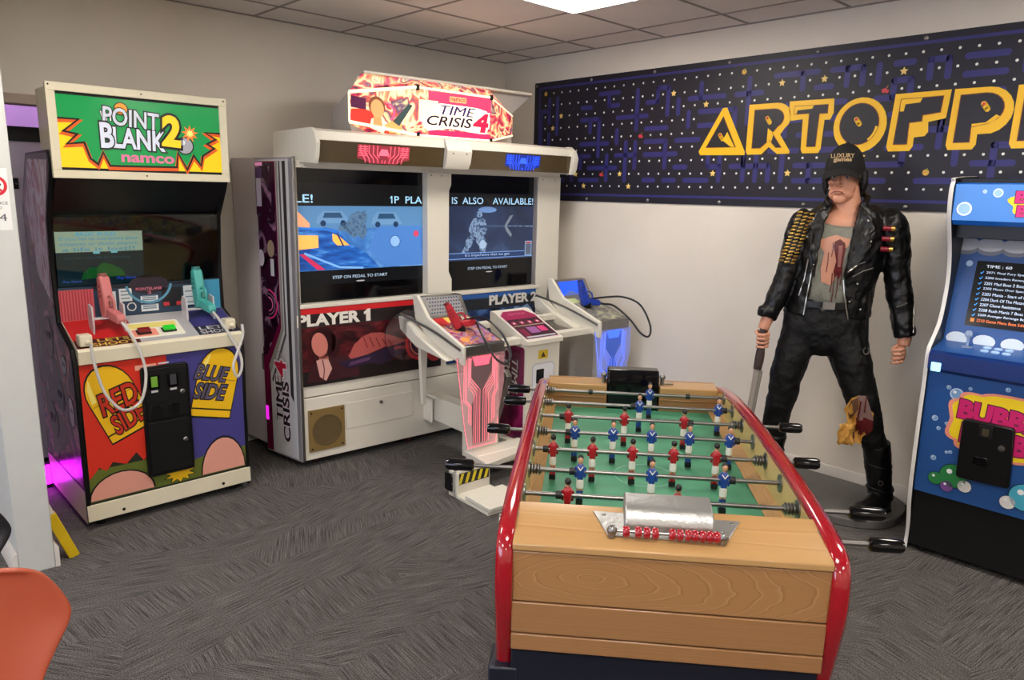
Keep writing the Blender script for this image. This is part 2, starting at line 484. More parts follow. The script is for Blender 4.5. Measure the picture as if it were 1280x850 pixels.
# round prohibition sign on the post
e = empty('warning_sign', (-3.70, -1.0605, 1.6), 0, 'white paper sign with a red ring symbol on the white post at the left edge', 'sign')
mb = MB(); mb.box(-.055, .042, -.0012, .0002, -.13, .11, mat('paper', (225, 224, 220), .7)); c = Canvas(mb, (0, -.0014, 0))
RED = C(200, 24, 40)
c.circ(-.002, .042, .040, RED, 1, 28); c.circ(-.002, .042, .029, C(228, 227, 224), 2, 28)
c.line([(-.024, .062), (.02, .02)], .008, RED, 3); c.line([(-.01, .036), (.012, .04), (.018, .05)], .004, C(20, 20, 20), 3)
c.text('ANCE', -.014, .034, -.030, -.019, C(60, 60, 70), 1); c.text('D', .002, .012, -.048, -.038, C(60, 60, 70), 1); c.text('4', .0, .026, -.094, -.066, C(90, 90, 95), 1)
mb.build('sheet', e, smooth=0)
# ================================================================== MAZE BANNER on the right wall
# local x runs to the right along the wall (world -y), local y goes into the wall (world +x)
BAN = empty('banner', (-.002, 0, 0), -PI / 2, 'long dark blue banner with maze pattern and yellow ARTOFP lettering on the right wall', 'banner')
BX0, BX1, BZ0, BZ1 = .352, 4.75, 1.607, 2.497
NAVY = C(24, 22, 36, rough=.5); MZ = C(46, 44, 112, rough=.5)
mb = MB(); mb.box(BX0, BX1, -.006, .0, BZ0, BZ1, NAVY)
c = Canvas(mb, (0, -.0062, 0))
px, pz, gx0, gz0 = .0835, .0862, .473, 1.72
random.seed(11)
for (a, b, d, e_) in ((BX0 + .05, BX1, 2.445, 2.462), (BX0 + .05, BX1, 1.648, 1.664), (BX0 + .05, BX0 + .066, 1.648, 2.462)):
    c.rect(a, b, d, e_, MZ, 1)
BARW = .032
def bar(x0, z0, x1, z1):
    if abs(x1 - x0) > abs(z1 - z0): c.rrect(min(x0, x1) - BARW / 2, max(x0, x1) + BARW / 2, z0 - BARW / 2, z0 + BARW / 2, BARW * .48, MZ, 1)
    else: c.rrect(x0 - BARW / 2, x0 + BARW / 2, min(z0, z1) - BARW / 2, max(z0, z1) + BARW / 2, BARW * .48, MZ, 1)
ncol = int((BX1 - gx0) / px)
used = set()
for i in range(-1, ncol):
    for j in range(0, 8):
        if (i, j) in used or random.random() < .30: continue
        x = gx0 + (i + .5) * px; z = gz0 + (j + .5) * pz
        n = random.choice((1, 2, 2, 3))
        if random.random() < .55:
            n = min(n, ncol - i); bar(x, z, x + n * px, z)
            for k in range(n + 1): used.add((i + k, j))
            if random.random() < .4:
                xm = x + (n // 2) * px; up = 1 if random.random() < .5 and j < 7 else (-1 if j > 0 else 1)
                if j + up <= 7: bar(xm, z, xm, z + up * pz); used.add((i + n // 2, j + up))
        else:
            n = min(n, 7 - j)
            if n < 1: continue
            bar(x, z, x, z + n * pz)
            for k in range(n + 1): used.add((i, j + k))
DOT = C(235, 235, 230); STAR = C(238, 205, 120); RD = C(205, 60, 70)
deco = {(2, 6): 's', (1, 5): 's', (0, 8): 'o', (4, 1): 's', (5, 0): 's', (9, 1): 's', (10, 0): 's', (11, 4): 'r', (14, 7): 's', (17, 6): 's', (20, 8): 'o', (18, 1): 's', (24, 1): 's', (7, 1): 'r', (23, 7): 's', (26, 7): 's',
        (31, 7): 's', (30, 6): 'r', (33, 1): 'o', (29, 2): 's', (28, 0): 's', (36, 3): 's', (39, 6): 's', (41, 1): 'r'}
for i in range(ncol + 1):
    for j in range(9):
        x, z = gx0 + i * px, gz0 + j * pz
        if 1.86 < x < 4.6 and 1.90 < z < 2.23: continue
        k = deco.get((i, j))
        if k == 's': c.star(x, z, .022, STAR, 3, 5, .5)
        elif k == 'o': c.circ(x, z, .016, C(220, 170, 70), 3, 12); c.line([(x, z), (x + .006, z + .022)], .004, C(120, 150, 70), 4)
        elif k == 'r': c.circ(x - .006, z - .004, .012, RD, 3, 12); c.circ(x + .01, z - .008, .010, RD, 3, 12); c.line([(x, z), (x + .014, z + .02)], .004, C(200, 120, 90), 4)
        else: c.circ(x, z, .0072, DOT, 3, 8)
# lettering, drawn as heavy outlined block letters
YE = C(250, 196, 28, rough=.4); YO = C(150, 70, 20); DK = C(24, 22, 34)
def hollow(outer, inner, cuts=(), pill=None, l=4):
    for p, m, q in [(outer, YE, l)] + [(inner, DK, l + 2)] + [(k, YE, l + 3) for k in cuts]: c.poly(p, m, q)
    n = len(inner); ctr = (sum(p[0] for p in inner) / n, sum(p[1] for p in inner) / n)
    c.line([*inner, inner[0]], .0035, YO, l + 3)
    if pill:
        x, z = pill; a = R(-55)
        d = (math.cos(a) * .016, math.sin(a) * .016)
        c.line([(x - d[0], z - d[1]), (x + d[0], z + d[1])], .026, YE, l + 4); c.circ(x + d[0], z + d[1], .013, YE, l + 4, 12); c.circ(x - d[0], z - d[1], .013, YE, l + 4, 12); c.circ(x - d[0], z - d[1], .008, RD, l + 5, 10)
def arc(cx, cz, rx, rz, a0, a1, n=10): return [(cx + rx * math.cos(R(a0 + (a1 - a0) * k / n)), cz + rz * math.sin(R(a0 + (a1 - a0) * k / n))) for k in range(n + 1)]
# A
hollow([(1.862, 1.945), (1.875, 1.922), (2.19, 1.916), (2.19, 1.935), (2.045, 2.208), (2.015, 2.205)], [(1.915, 1.968), (2.125, 1.966), (2.025, 2.155)], [[(2.08, 1.975), (2.125, 1.955), (2.06, 2.06), (2.03, 2.01)]], (2.02, 2.03))
# R
hollow([(2.196, 1.94), (2.206, 1.918), (2.30, 1.918), (2.345, 1.96), (2.40, 1.918), (2.477, 1.918), (2.477, 1.935), (2.41, 2.03)] + arc(2.375, 2.13, .095, .083, -50, 90, 8) + [(2.196, 2.213)],
       [(2.235, 1.955), (2.29, 1.955), (2.345, 2.0), (2.39, 1.955), (2.425, 1.955), (2.36, 2.04)] + arc(2.36, 2.125, .066, .055, -60, 90, 8) + [(2.235, 2.18)],
       [[(2.33, 1.96), (2.352, 1.96), (2.37, 2.04), (2.33, 2.07)]], (2.33, 2.115))
# T
hollow([(2.452, 2.16), (2.452, 2.215), (2.712, 2.213), (2.716, 2.135), (2.70, 2.10), (2.668, 2.10), (2.662, 1.94), (2.65, 1.918), (2.555, 1.918), (2.545, 1.94), (2.54, 2.11), (2.47, 2.105)],
       [(2.485, 2.185), (2.682, 2.183), (2.682, 2.135), (2.636, 2.135), (2.63, 1.955), (2.578, 1.955), (2.576, 2.14), (2.485, 2.14)], [[(2.485, 2.185), (2.60, 2.185), (2.59, 2.165), (2.505, 2.162), (2.50, 2.14), (2.485, 2.14)]])
# O
hollow(arc(2.865, 2.06, .142, .147, 0, 351, 27), arc(2.862, 2.067, .105, .110, 0, 351, 27), [arc(2.865, 2.06, .11, .118, -55, -5, 8) + arc(2.865, 2.06, .085, .09, -5, -55, 8)], (2.855, 2.08))
# F
hollow([(3.018, 1.94), (3.03, 1.917), (3.135, 1.917), (3.15, 1.94), (3.15, 1.985), (3.20, 1.99), (3.215, 2.01), (3.21, 2.06), (3.29, 2.075), (3.30, 2.213), (3.035, 2.21)],
       [(3.052, 1.952), (3.12, 1.952), (3.12, 2.06), (3.18, 2.065), (3.18, 2.095), (3.262, 2.105), (3.268, 2.185), (3.066, 2.182)], [[(3.066, 2.182), (3.17, 2.182), (3.16, 2.16), (3.09, 2.155), (3.085, 2.12), (3.066, 2.12)], [(3.12, 2.06), (3.18, 2.065), (3.18, 2.04), (3.15, 2.035), (3.15, 2.0), (3.12, 2.0)]])
# P
hollow([(3.305, 1.94), (3.316, 1.917), (3.425, 1.917), (3.44, 1.94), (3.44, 1.99)] + arc(3.47, 2.10, .11, .112, -75, 90, 9) + [(3.315, 2.213)],
       [(3.338, 1.952), (3.41, 1.952), (3.41, 2.025)] + arc(3.455, 2.11, .085, .075, -70, 90, 9) + [(3.345, 2.182)], [[(3.41, 2.0), (3.41, 2.04), (3.47, 2.045), (3.51, 2.08), (3.545, 2.06), (3.5, 2.005), (3.455, 2.0)]], (3.46, 2.12))
# next letter, cut by the edge of the picture
hollow([(3.58, 1.94), (3.592, 1.917), (3.70, 1.917), (3.72, 1.94), (3.72, 2.213), (3.585, 2.21)], [(3.612, 1.952), (3.69, 1.952), (3.69, 2.182), (3.616, 2.18)])
mb.build('printed_sheet', BAN, smooth=0)
for x in (.377, .927, 1.481, 2.039, 2.592, 3.151, 3.71):
    for z in (2.474, 1.626):
        if (x, z) == (.377, 1.626): z = 2.03
        s = MB(); s.lathe([(.011, 0), (.011, -.003), (.006, -.007), (.0005, -.008)], STEEL, (x, -.0085, z), 14, 'y'); s.build('screw', BAN)
# ================================================================== FIRST CABINET (green marquee, two gun holders)
PB = empty('arcade_cabinet', (-3.439, -.78, 0), 0, 'upright two-gun arcade cabinet with green marquee and red and blue lower front panel', 'arcade machine')
W = .815
side_prof = [(.0, .03), (.0, .5), (-.01, .825), (.012, .897), (.225, 1.0), (.233, 1.242), (.206, 1.50), (.11, 1.64), (.055, 1.74), (.055, 1.78), (.09, 1.803), (.52, 1.80), (.72, 1.55), (.74, .03)]
ART = ramp_mat('side_art_dark', [(0.30, (34, 20, 38)), (0.42, (110, 60, 84)), (0.5, (58, 38, 70)), (0.6, (176, 120, 130)), (0.72, (90, 70, 130))], scale=4.5, rough=.25, distort=2.5, stretch=(1, 1, .8))
for k, (xa, xb) in enumerate(((0, .02), (W - .02, W))):
    mb = MB(); mb.prism(side_prof, 'x', xa, xb, BLACK)
    if k == 0:
        c = Canvas(mb, (-.0006, 0, 0), (0, -1, 0), (0, 0, 1))       # normal towards -x
        pr = [(-y, z) for y, z in side_prof]
        art = [(-.012, .22), (-.012, .52), (-.006, .81), (-.026, .89), (-.235, .99), (-.245, 1.24), (-.218, 1.50), (-.12, 1.65), (-.07, 1.76), (-.09, 1.79), (-.50, 1.79), (-.70, 1.54), (-.725, .22)]
        c.poly(art, ART, 1)
        c.poly([(-.10, 1.76), (-.48, 1.77), (-.62, 1.55), (-.5, 1.2), (-.3, 1.1), (-.26, 1.3), (-.23, 1.5), (-.13, 1.68)], ramp_mat('side_art_silver', [(0.35, (170, 130, 144)), (0.5, (226, 212, 232)), (0.62, (176, 100, 116)), (.75, (240, 232, 246))], scale=5, rough=.25, distort=1.5, stretch=(1, 2.5, .8)), 2)
        c.rect(-.735, -.004, .035, .205, CREAM, 2)
        for (a, b, r, ry, cc) in ((-.10, .58, .05, .085, (196, 180, 200)), (-.30, .62, .08, .08, (70, 60, 110)), (-.16, .80, .05, .05, (180, 180, 200)), (-.42, .9, .09, .11, (110, 60, 70)), (-.5, .45, .1, .1, (80, 40, 60))):
            c.circ(a, b, r, C(*[int(v * .35) for v in cc], rough=.25), 3, 18, ry); c.circ(a, b, r * .86, C(*cc, rough=.25), 4, 18, ry * .86)
            c.circ(a - r * .3, b + ry * .1, r * .22, C(25, 15, 30), 5, 12); c.circ(a + r * .3, b + ry * .1, r * .22, C(25, 15, 30), 5, 12)
    mb.build('side_panel', PB, bevel=.004)
mb = MB()
# shell between the sides
mb.box(.02, W - .02, .50, .72, .05, 1.55, BLACK)
mb.box(.02, W - .02, .012, .70, .04, .13, CREAM)
mb.prism([(.06, 1.675), (.235, 1.50), (.245, 1.50), (.5, 1.56), (.52, 1.79), (.10, 1.79)], 'x', .02, W - .02, BLACK)
mb.build('shell', PB, bevel=.002)
mb = MB(); mb.box(.001, W - .001, -.004, .018, .045, .128, CREAM)
for x in (.16, .66): mb.cyl((x, -.007, .07), (x, .0, .07), .008, MATTBLACK, 12)
mb.build('kick_plate', PB, bevel=.002)
# lower front panel with printed artwork
mb = MB(); mb.prism([(.004, .128), (-.004, .5), (-.008, .826), (.02, .826), (.02, .128)], 'x', .02, W - .02, C(36, 40, 30))
fn = V(0, -.012, .698).normalized()
c = Canvas(mb, (0, .0032, .128), (1, 0, 0), (0, -.0172, 1))
O_ = .128
REDP, BLUP, OLV, YEL, ORG, BLK = C(214, 48, 28), C(66, 62, 132), C(96, 108, 38), C(240, 190, 22), C(226, 132, 20), C(16, 14, 18)
def q(pts): return [(x, z - O_) for x, z in pts]
c.poly(q([(.022, .14), (W - .022, .14), (W - .022, .30), (.56, .30), (.5, .33), (.30, .30), (.022, .30)]), OLV, 1)
c.poly(q([(.022, .255), (.07, .31), (.10, .285), (.13, .325), (.19, .30), (.24, .35), (.27, .30), (.31, .33), (.41, .30), (.41, .824), (.022, .824)]), REDP, 2)
c.poly(q([(.41, .22), (.56, .25), (.60, .28), (.70, .25), (W - .022, .26), (W - .022, .824), (.41, .824)]), BLUP, 2)
def bullet(cx, cz, ang, w, h, l):
    a = R(ang)
    def T(p): return (cx + p[0] * math.cos(a) - p[1] * math.sin(a), cz + p[0] * math.sin(a) + p[1] * math.cos(a) - O_)
    def shape(k): return [T((x * k, y * k)) for x, y in [(-w, -h), (w, -h), (w, h * .25)] + [(w * math.cos(R(t)), h * .25 + h * .75 * math.sin(R(t))) for t in range(15, 180, 15)] + [(-w, h * .25)]]
    c.poly(shape(1.05), BLK, l); c.poly(shape(1), YEL, l + 1)
    c.line([T((-w, -h * .78)), T((w, -h * .78))], .008, BLK, l + 2)
    c.line([T((-w * .95, h * .1)), T((w * .95, h * .1))], .006, C(200, 150, 20), l + 2)
    c.poly([T((x, y)) for x, y in ((-w * .92, h * .2), (-w * .7, h * .2), (-w * .55, h * .85), (-w * .8, h * .6))], C(250, 230, 120), l + 2)
bullet(.165, .63, 22, .105, .185, 3)
bullet(.655, .64, -14, .105, .185, 3)
c.text('RED', .085, .265, .585 - O_, .695 - O_, C(196, 50, 24), 7, .02, .2, BLK, .05, rot=18)
c.text('SIDE', .135, .295, .485 - O_, .585 - O_, C(196, 50, 24), 7, .02, .2, BLK, .05, rot=26)
c.text('BLUE', .545, .72, .655 - O_, .735 - O_, C(90, 84, 110), 7, .02, .2, BLK, .05, rot=-16)
c.text('SIDE', .535, .705, .555 - O_, .64 - O_, C(90, 84, 110), 7, .02, .2, BLK, .05, rot=-14)
c.star(.44, .185 - O_, .085, BLK, 3, 10, .62, sy=.62); c.star(.44, .185 - O_, .076, YEL, 4, 10, .6, sy=.62)
PINK = C(226, 158, 140)
for (cx, wd, top) in ((.165, .145, .265), (.67, .115, .33)):
    hp = [(cx + wd * math.cos(R(t)), .145 + (top - .145) * math.sin(R(t))) for t in range(0, 181, 15)]
    c.poly(q([(cx + (x - cx) * 1.06, .142 + (z - .142) * 1.06) for x, z in hp]), BLK, 3); c.poly(q(hp), PINK, 4)
c.rect(.262, .36, .765 - O_, .79 - O_, C(236, 170, 150), 5); c.rect(.37, .42, .782 - O_, .79 - O_, C(210, 210, 220), 5)
mb.build('front_panel', PB, smooth=0)
# coin door
mb = MB(); mb.prism([(.286, .205), (.505, .205), (.512, .215), (.512, .765), (.500, .778), (.292, .778), (.282, .768), (.282, .215)], 'y', -.022, .002, BLACK)
cd = mb.build('coin_door', PB, bevel=.006)
mb = MB()
mb.box(.298, .497, -.027, -.02, .505, .765, MATTBLACK); mb.box(.298, .497, -.027, -.02, .222, .49, MATTBLACK); mb.build('door_plate', cd, bevel=.003)
for k, x in enumerate((.335, .425)):
    mb = MB(); mb.box(x - .022, x + .028, -.036, -.024, .665, .735, BLACKGLOSS); mb.box(x - .012, x + .018, -.0375, -.034, .675, .728, C(90, 130, 40, .5) if k == 0 else C(60, 60, 66))
    mb.box(x - .012, x + .02, -.0285, -.026, .645, .656, C(220, 220, 220)); mb.build('coin_slot', cd, bevel=.001)
    mb = MB(); mb.box(x - .022, x + .03, -.034, -.024, .52, .575, BLACK); mb.box(x - .018, x + .026, -.036, -.03, .57, .578, BLACKGLOSS); mb.build('coin_return', cd, bevel=.002)
for z in (.63, .375):
    mb = MB(); mb.lathe([(.013, 0), (.013, -.008), (.009, -.012), (.0005, -.012)], CHROME, (.47, -.026, z), 16, 'y'); mb.build('lock', cd)
# control shelf
mb = MB()
mb.prism([(-.012, .826), (-.03, .832), (-.034, .892), (-.02, .903), (.225, 1.0), (.24, 1.0), (.24, .97), (0, .86)], 'x', .02, W - .02, CREAM)
cx_ = V(0, .245, .097).normalized()
c = Canvas(mb, (0, -.02, .9036), (1, 0, 0), tuple(cx_))
LL = .262
c.rect(.022, .33, .004, LL, C(196, 30, 34), 1); c.rect(.30, .58, .004, LL, C(176, 174, 176, rough=.3), 2); c.rect(.58, W - .022, .004, LL, C(58, 56, 120), 1)
c.rect(.022, .30, .004, .075, C(70, 16, 16), 2); c.rect(.58, W - .022, .004, .09, C(34, 34, 52), 2)
c.text('LETS', .12, .26, .045, .07, C(224, 190, 90), 3, .01); c.text('SHOOT', .09, .28, .008, .036, C(224, 190, 90), 3, .01)
c.text('LETS', .60, .76, .05, .082, C(200, 200, 205), 3, .01); c.text('SHOOT', .595, .775, .010, .042, C(200, 200, 205), 3, .01)
c.rrect(.27, .525, .035, .185, .012, C(236, 232, 216), 3); c.rect(.285, .40, .05, .115, C(240, 150, 130), 4); c.rect(.285, .51, .125, .172, C(230, 214, 120), 4)
mb.build('control_shelf', PB, smooth=0)
for k, (x, cc) in enumerate(((.335, (120, 16, 22)), (.455, (30, 190, 40)))):
    M = Matrix.Translation((x, .055, .939)) @ Matrix.Rotation(R(21.6), 4, 'X')
    mb = MB(); mb.box(-.034, .034, -.02, .02, 0, .006, MATTBLACK, M); mb.box(-.028, .028, -.015, .015, .004, .022, mat('button_%d' % k, cc, .3, em=.3 if k else .05), M)
    mb.build('start_button', PB, bevel=.004, label='green start button' if k else 'dark red start button')
# display: inner box, glass, picture tube
mb = MB(); mb.box(.02, W - .02, .30, .50, 1.0, 1.55, MATTBLACK); mb.build('monitor_box', PB)
mb = MB(); sv = V(0, -.0257, .37).normalized()
mb.prism([(.262, 1.165), (.24, 1.50), (.30, 1.50), (.30, 1.165)], 'x', .03, .42, BLACKGLOSS)
c = Canvas(mb, (0, .2615, 1.165), (1, 0, 0), (0, -.022, .335))
EM = lambda r, g, b, e=.7: C(r, g, b, e, .2)
c.rect(.03, .42, .0, .265, EM(24, 50, 58), 1); c.rect(.03, .42, .165, .265, EM(206, 214, 176, .8), 2)
c.text('BASIC RULES', .12, .30, .243, .262, EM(90, 190, 220, 1), 3, .01); c.text('If you fail to complete your', .05, .40, .218, .238, EM(60, 160, 200, 1), 3)
c.text('missions or shoot players,', .05, .40, .193, .213, EM(60, 160, 200, 1), 3); c.text('a life is lost!!', .06, .38, .170, .188, EM(60, 160, 200, 1), 3)
c.text('You can lose life by shooting', .06, .36, .128, .143, EM(60, 110, 130, .5), 3)
c.poly([(.14, .06), (.17, .09), (.2, .085), (.23, .11), (.27, .1), (.32, .07), (.33, .04), (.13, .03)], EM(30, 120, 50, .6), 2)
for (a, b, k) in ((.19, .155, 1), (.27, .157, 1)): c.rect(a, a + .03, b, b + .012, EM(150, 220, 220, 1), 3)
c.text('Play Game', .05, .13, .014, .028, EM(60, 120, 220, 1), 3); c.text('Play Game', .29, .38, .018, .036, EM(40, 90, 230, 1.2), 3)
mb.build('screen', PB, smooth=0)
mb = MB(); mb.prism([(.232, 1.16), (.205, 1.51), (.209, 1.512), (.236, 1.16)], 'x', .022, W - .022, mat('smoked_glass', (170, 185, 195), .03, trans=1.0, spec=.6))
mb.build('glass', PB, smooth=0)
mb = MB(); mb.box(.02, W - .02, .232, .262, 1.0, 1.162, C(60, 90, 110))
c = Canvas(mb, (0, .2315, 1.0), (1, 0, 0), (0, 0, 1)); c.rect(.02, W - .02, 0, .162, C(36, 60, 84), 1)
c.rect(.02, .17, .0, .15, C(206, 90, 100), 2)
for k in range(11): c.rect(.024 + k * .013, .029 + k * .013, 0, .148, C(170, 50, 64), 3)
c.rect(.70, W - .02, .0, .158, C(60, 150, 190), 2); c.rect(.17, .70, .145, .16, C(20, 26, 36), 2)
c.ring(.43, .17, .11, .012, C(90, 150, 180), 4, 16, 190, 350); c.circ(.43, .155, .095, C(40, 30, 44), 3, 20, .05); c.text('POINTBLANK', .365, .495, .125, .14, C(214, 120, 140), 5, .01); c.text('2', .42, .44, .105, .12, C(214, 120, 140), 5, .01)
for (a, b, d, e_) in ((.20, .03, .27, .13), (.285, .075, .345, .14), (.385, .06, .47, .095), (.385, .015, .47, .05), (.60, .03, .66, .135), (.49, .03, .59, .13)):
    c.rect(a, d, b, e_, C(214, 220, 224) if a != .49 else C(24, 24, 30), 3)
    for k in range(3):
        if a != .49: c.rect(a + .008, d - .01, b + .012 + k * (e_ - b) * .28, b + .018 + k * (e_ - b) * .28, C(110, 130, 150), 4)
c.ring(.34, .045, .02, .005, C(220, 220, 220), 4, 14)
for x in (.51, .575): c.rect(x - .015, x + .015, .035, .055, C(190, 50, 60), 5)
mb.build('instruction_card', PB, smooth=0)
# marquee box
mb = MB(); mb.box(.022, .80, .055, .29, 1.69, 2.08, CREAM); mb.build('marquee_box', PB, bevel=.004)
mb = MB()
x0, x1, z0, z1, t = .008, .803, 1.68, 2.092, .036
for (a, b, d, e_) in ((x0, x1, z1 - t, z1), (x0, x1, z0, z0 + t), (x0, x0 + t, z0 + t, z1 - t), (x1 - t, x1, z0 + t, z1 - t)): mb.box(a, b, .034, .058, d, e_, CREAM)
for (x, z) in ((.4, 2.075), (.4, 1.70), (.02, 2.08), (.79, 2.08)): mb.cyl((x, .031, z), (x, .04, z), .004, MATTBLACK, 8)
mb.build('marquee_frame', PB, bevel=.003)
mb = MB(); mb.box(.044, .767, .045, .054, 1.716, 2.056, BLACK)
c = Canvas(mb, (.044, .0445, 1.716), (1, 0, 0), (0, 0, 1)); e1 = .38
G = lambda r, g, b: C(r, g, b, e1, .15)
MWd, MHt = .723, .34
c.rect(0, MWd, .012, MHt - .012, G(10, 140, 70), 1)
def spikes(off, m, l):
    c.poly([(0, .012), (MWd, .012), (MWd, .205 - off), (.65, .205 - off * 1.2), (.70 + off * .3, .175), (.655, .15 - off * .6), (.69, .13), (.63, .09 - off * .3), (.62, .012 + .03 - off * .2), (.585, .09 - off), (.55, .02), (.51, .10 - off), (.50, .03), (.20, .025), (.175, .085 - off), (.15, .03), (.12, .055), (.10, .125 - off), (.03, .115 - off), (.075, .16 - off * .3), (.02, .17), (.085, .225 - off), (0, .225 - off * 1.2)], m, l)
spikes(0, G(232, 196, 20), 2)
SPK_ = [(MWd, .205), (.65, .205), (.70, .175), (.655, .15), (.69, .13), (.63, .09), (.62, .042), (.585, .09), (.55, .02), (.51, .10), (.50, .03), (.20, .025), (.175, .085), (.15, .03), (.12, .055), (.10, .125), (.03, .115), (.075, .16), (.02, .17), (.085, .225), (0, .225)]
c.line([(x, max(z - .009, .014)) for x, z in SPK_], .020, G(200, 84, 30), 3); c.line(SPK_, .009, G(20, 16, 12), 4)
OUTL = G(16, 18, 24)
c.text('POINT', .185, .43, .205, .285, G(190, 196, 206), 6, .02, 0, OUTL, .05, rot=-4)
c.text('BLANK', .17, .455, .105, .200, G(200, 206, 220), 6, .03, 0, OUTL, .05, rot=-2)
c.text('B', .168, .225, .105, .22, G(200, 206, 220), 8, .03, 0, OUTL, .05)
c.text('2', .44, .53, .125, .275, G(236, 200, 40), 8, .05, 0, OUTL, .06, rot=-4)
c.circ(.545, .135, .043, OUTL, 6); c.circ(.545, .135, .038, G(150, 150, 158), 7); c.circ(.533, .15, .014, G(220, 220, 224), 8)
c.star(.572, .195, .042, G(240, 120, 50), 8, 9, .5); c.star(.572, .195, .022, G(250, 220, 120), 9, 9, .5)
c.circ(.265, .285, .032, OUTL, 5, 18, .03); c.circ(.265, .286, .027, G(224, 140, 40), 6, 18, .025)
for k in range(4): c.line([(.185 + .016 * k, .225), (.178 + .02 * k, .275 - .006 * k)], .010, OUTL, 5); c.line([(.185 + .016 * k, .228), (.178 + .02 * k, .27 - .006 * k)], .005, G(210, 210, 214), 6)
c.text('namco', .25, .49, .045, .08, G(206, 110, 150), 6, .03)
mb.build('marquee_sign', PB, smooth=0)
# castors / feet
for (x, y) in ((.07, .07), (.74, .07), (.07, .66), (.74, .66)):
    mb = MB(); mb.cyl((x, y, 0), (x, y, .05), .022, MATTBLACK, 14); mb.build('foot', PB)

def gun(name, colr, loc, rot, label, plug, cable_pts, dark=(40, 40, 44), scale=1.0):
    """toy light gun, barrel along local +z, grip towards -y"""
    e = empty(name, loc, 0, label, 'light gun', None); e.rotation_euler = rot; e.scale = (scale,) * 3
    gm = mat(name + '_%d_%d' % (colr[0], colr[2]), colr, .35)
    gd = mat('gun_dark_%d_%d' % (colr[0], colr[2]), tuple(int(v * .7) for v in colr), .4)
    mb = MB()
    prof = [(-.010, -.055), (.026, -.06), (.034, -.03), (.036, .03), (.030, .085), (.026, .115), (-.004, .118), (-.012, .10), (-.016, .05), (-.020, .02), (-.022, -.02)]
    mb.prism(prof, 'x', -.021, .021, gm); b = mb.build('body', e, bevel=.009, seg=3)
    for z in (.03, .05, .07): mb = MB(); mb.box(-.0225, .0225, .0, .028, z, z + .008, gd); mb.build('rib', e)
    mb = MB(); mb.cyl((0, .011, .112), (0, .011, .128), .018, gd, 18); mb.cyl((0, .011, .126), (0, .011, .1285), .012, BLACK, 16)
    mb.build('muzzle', e, bevel=.002)
    mb = MB(); mb.prism([(-.012, -.045), (-.012, -.01), (-.035, -.02), (-.105, -.045), (-.112, -.07), (-.10, -.085), (-.03, -.065)], 'x', -.017, .017, gm); mb.build('grip', e, bevel=.007, seg=3)
    mb = MB(); mb.tube(smooth_pts([(0, -.018, .03), (0, -.045, .03), (0, -.062, .008), (0, -.055, -.028)], 4), .005, gm, 8); mb.build('trigger_guard', e)
    mb = MB(); mb.prism([(-.018, .012), (-.032, .012), (-.036, -.012), (-.03, -.014), (-.02, -.004)], 'x', -.005, .005, gd); mb.build('trigger', e, bevel=.001)
    return e
PINKG, TEAL = (205, 118, 118), (70, 168, 160)
def bracket(x, y, parent):
    mb = MB(); pm = mat('holder_plate', (206, 200, 204), .3)
    for dx in (-.075, .065): mb.prism([(y + .02, .955), (y + .02, 1.06), (y + .0, 1.09), (y - .05, 1.08), (y - .06, .98), (y - .045, .925)], 'x', x + dx, x + dx + .008, pm)
    mb.box(x - .075, x + .073, y - .05, y + .0, 1.015, 1.022, pm)
    mb.build('gun_holder', parent, bevel=.002)
bracket(.195, .14, PB); bracket(.645, .17, PB)
def cable(name, pts, r, m, parent):
    mb = MB(); mb.tube(smooth_pts(pts, 7), r, m, 8); mb.build(name, parent)
GREYC = mat('grey_cable', (190, 186, 180), .4); BC = mat('black_cable', (14, 14, 15), .4)
def holder_block(x, y, z, parent):
    mb = MB(); mb.box(x - .028, x + .028, y - .035, y + .03, z, z + .055, CREAM); mb.cyl((x + .004, y - .045, z + .02), (x + .004, y - .03, z + .02), .012, CREAM, 12)
    mb.build('cable_clamp', parent, bevel=.008, seg=3)
holder_block(.06, .012, .913, PB); holder_block(.745, .02, .918, PB)
g1 = gun('light_gun', PINKG, (-3.439 + .20, -.78 + .115, 1.085), (R(-8), 0, R(8)), 'pink toy light gun standing in the left holder of the green-topped cabinet', None, None, scale=1.18)
cable('cable', [(0, -.10, -.075), (.01, -.125, -.11), (.03, -.16, -.2), (.035, -.17, -.30), (.0, -.17, -.40), (-.07, -.165, -.42), (-.125, -.16, -.34), (-.145, -.155, -.22), (-.145, -.15, -.145)], .006, GREYC, g1)
g2 = gun('light_gun', TEAL, (-3.439 + .655, -.78 + .145, 1.09), (R(-8), 0, R(4)), 'teal green toy light gun standing in the right holder of the green-topped cabinet', None, None, scale=1.18)
cable('cable', [(0, -.10, -.075), (.01, -.13, -.11), (.035, -.17, -.19), (.06, -.19, -.28), (.055, -.195, -.34), (.03, -.195, -.37), (.02, -.195, -.32), (.055, -.19, -.25), (.088, -.18, -.19), (.095, -.17, -.145)], .006, GREYC, g2)
# ================================================================== WIDE TWO-PLAYER CABINET
TH = R(-3.722)
TC = empty('arcade_cabinet', (-2.263, -.723, 0), TH, 'wide white two-player shooting cabinet with lit marquee and two big screens in the corner', 'arcade machine')
def F2(x, z): return (x, z)
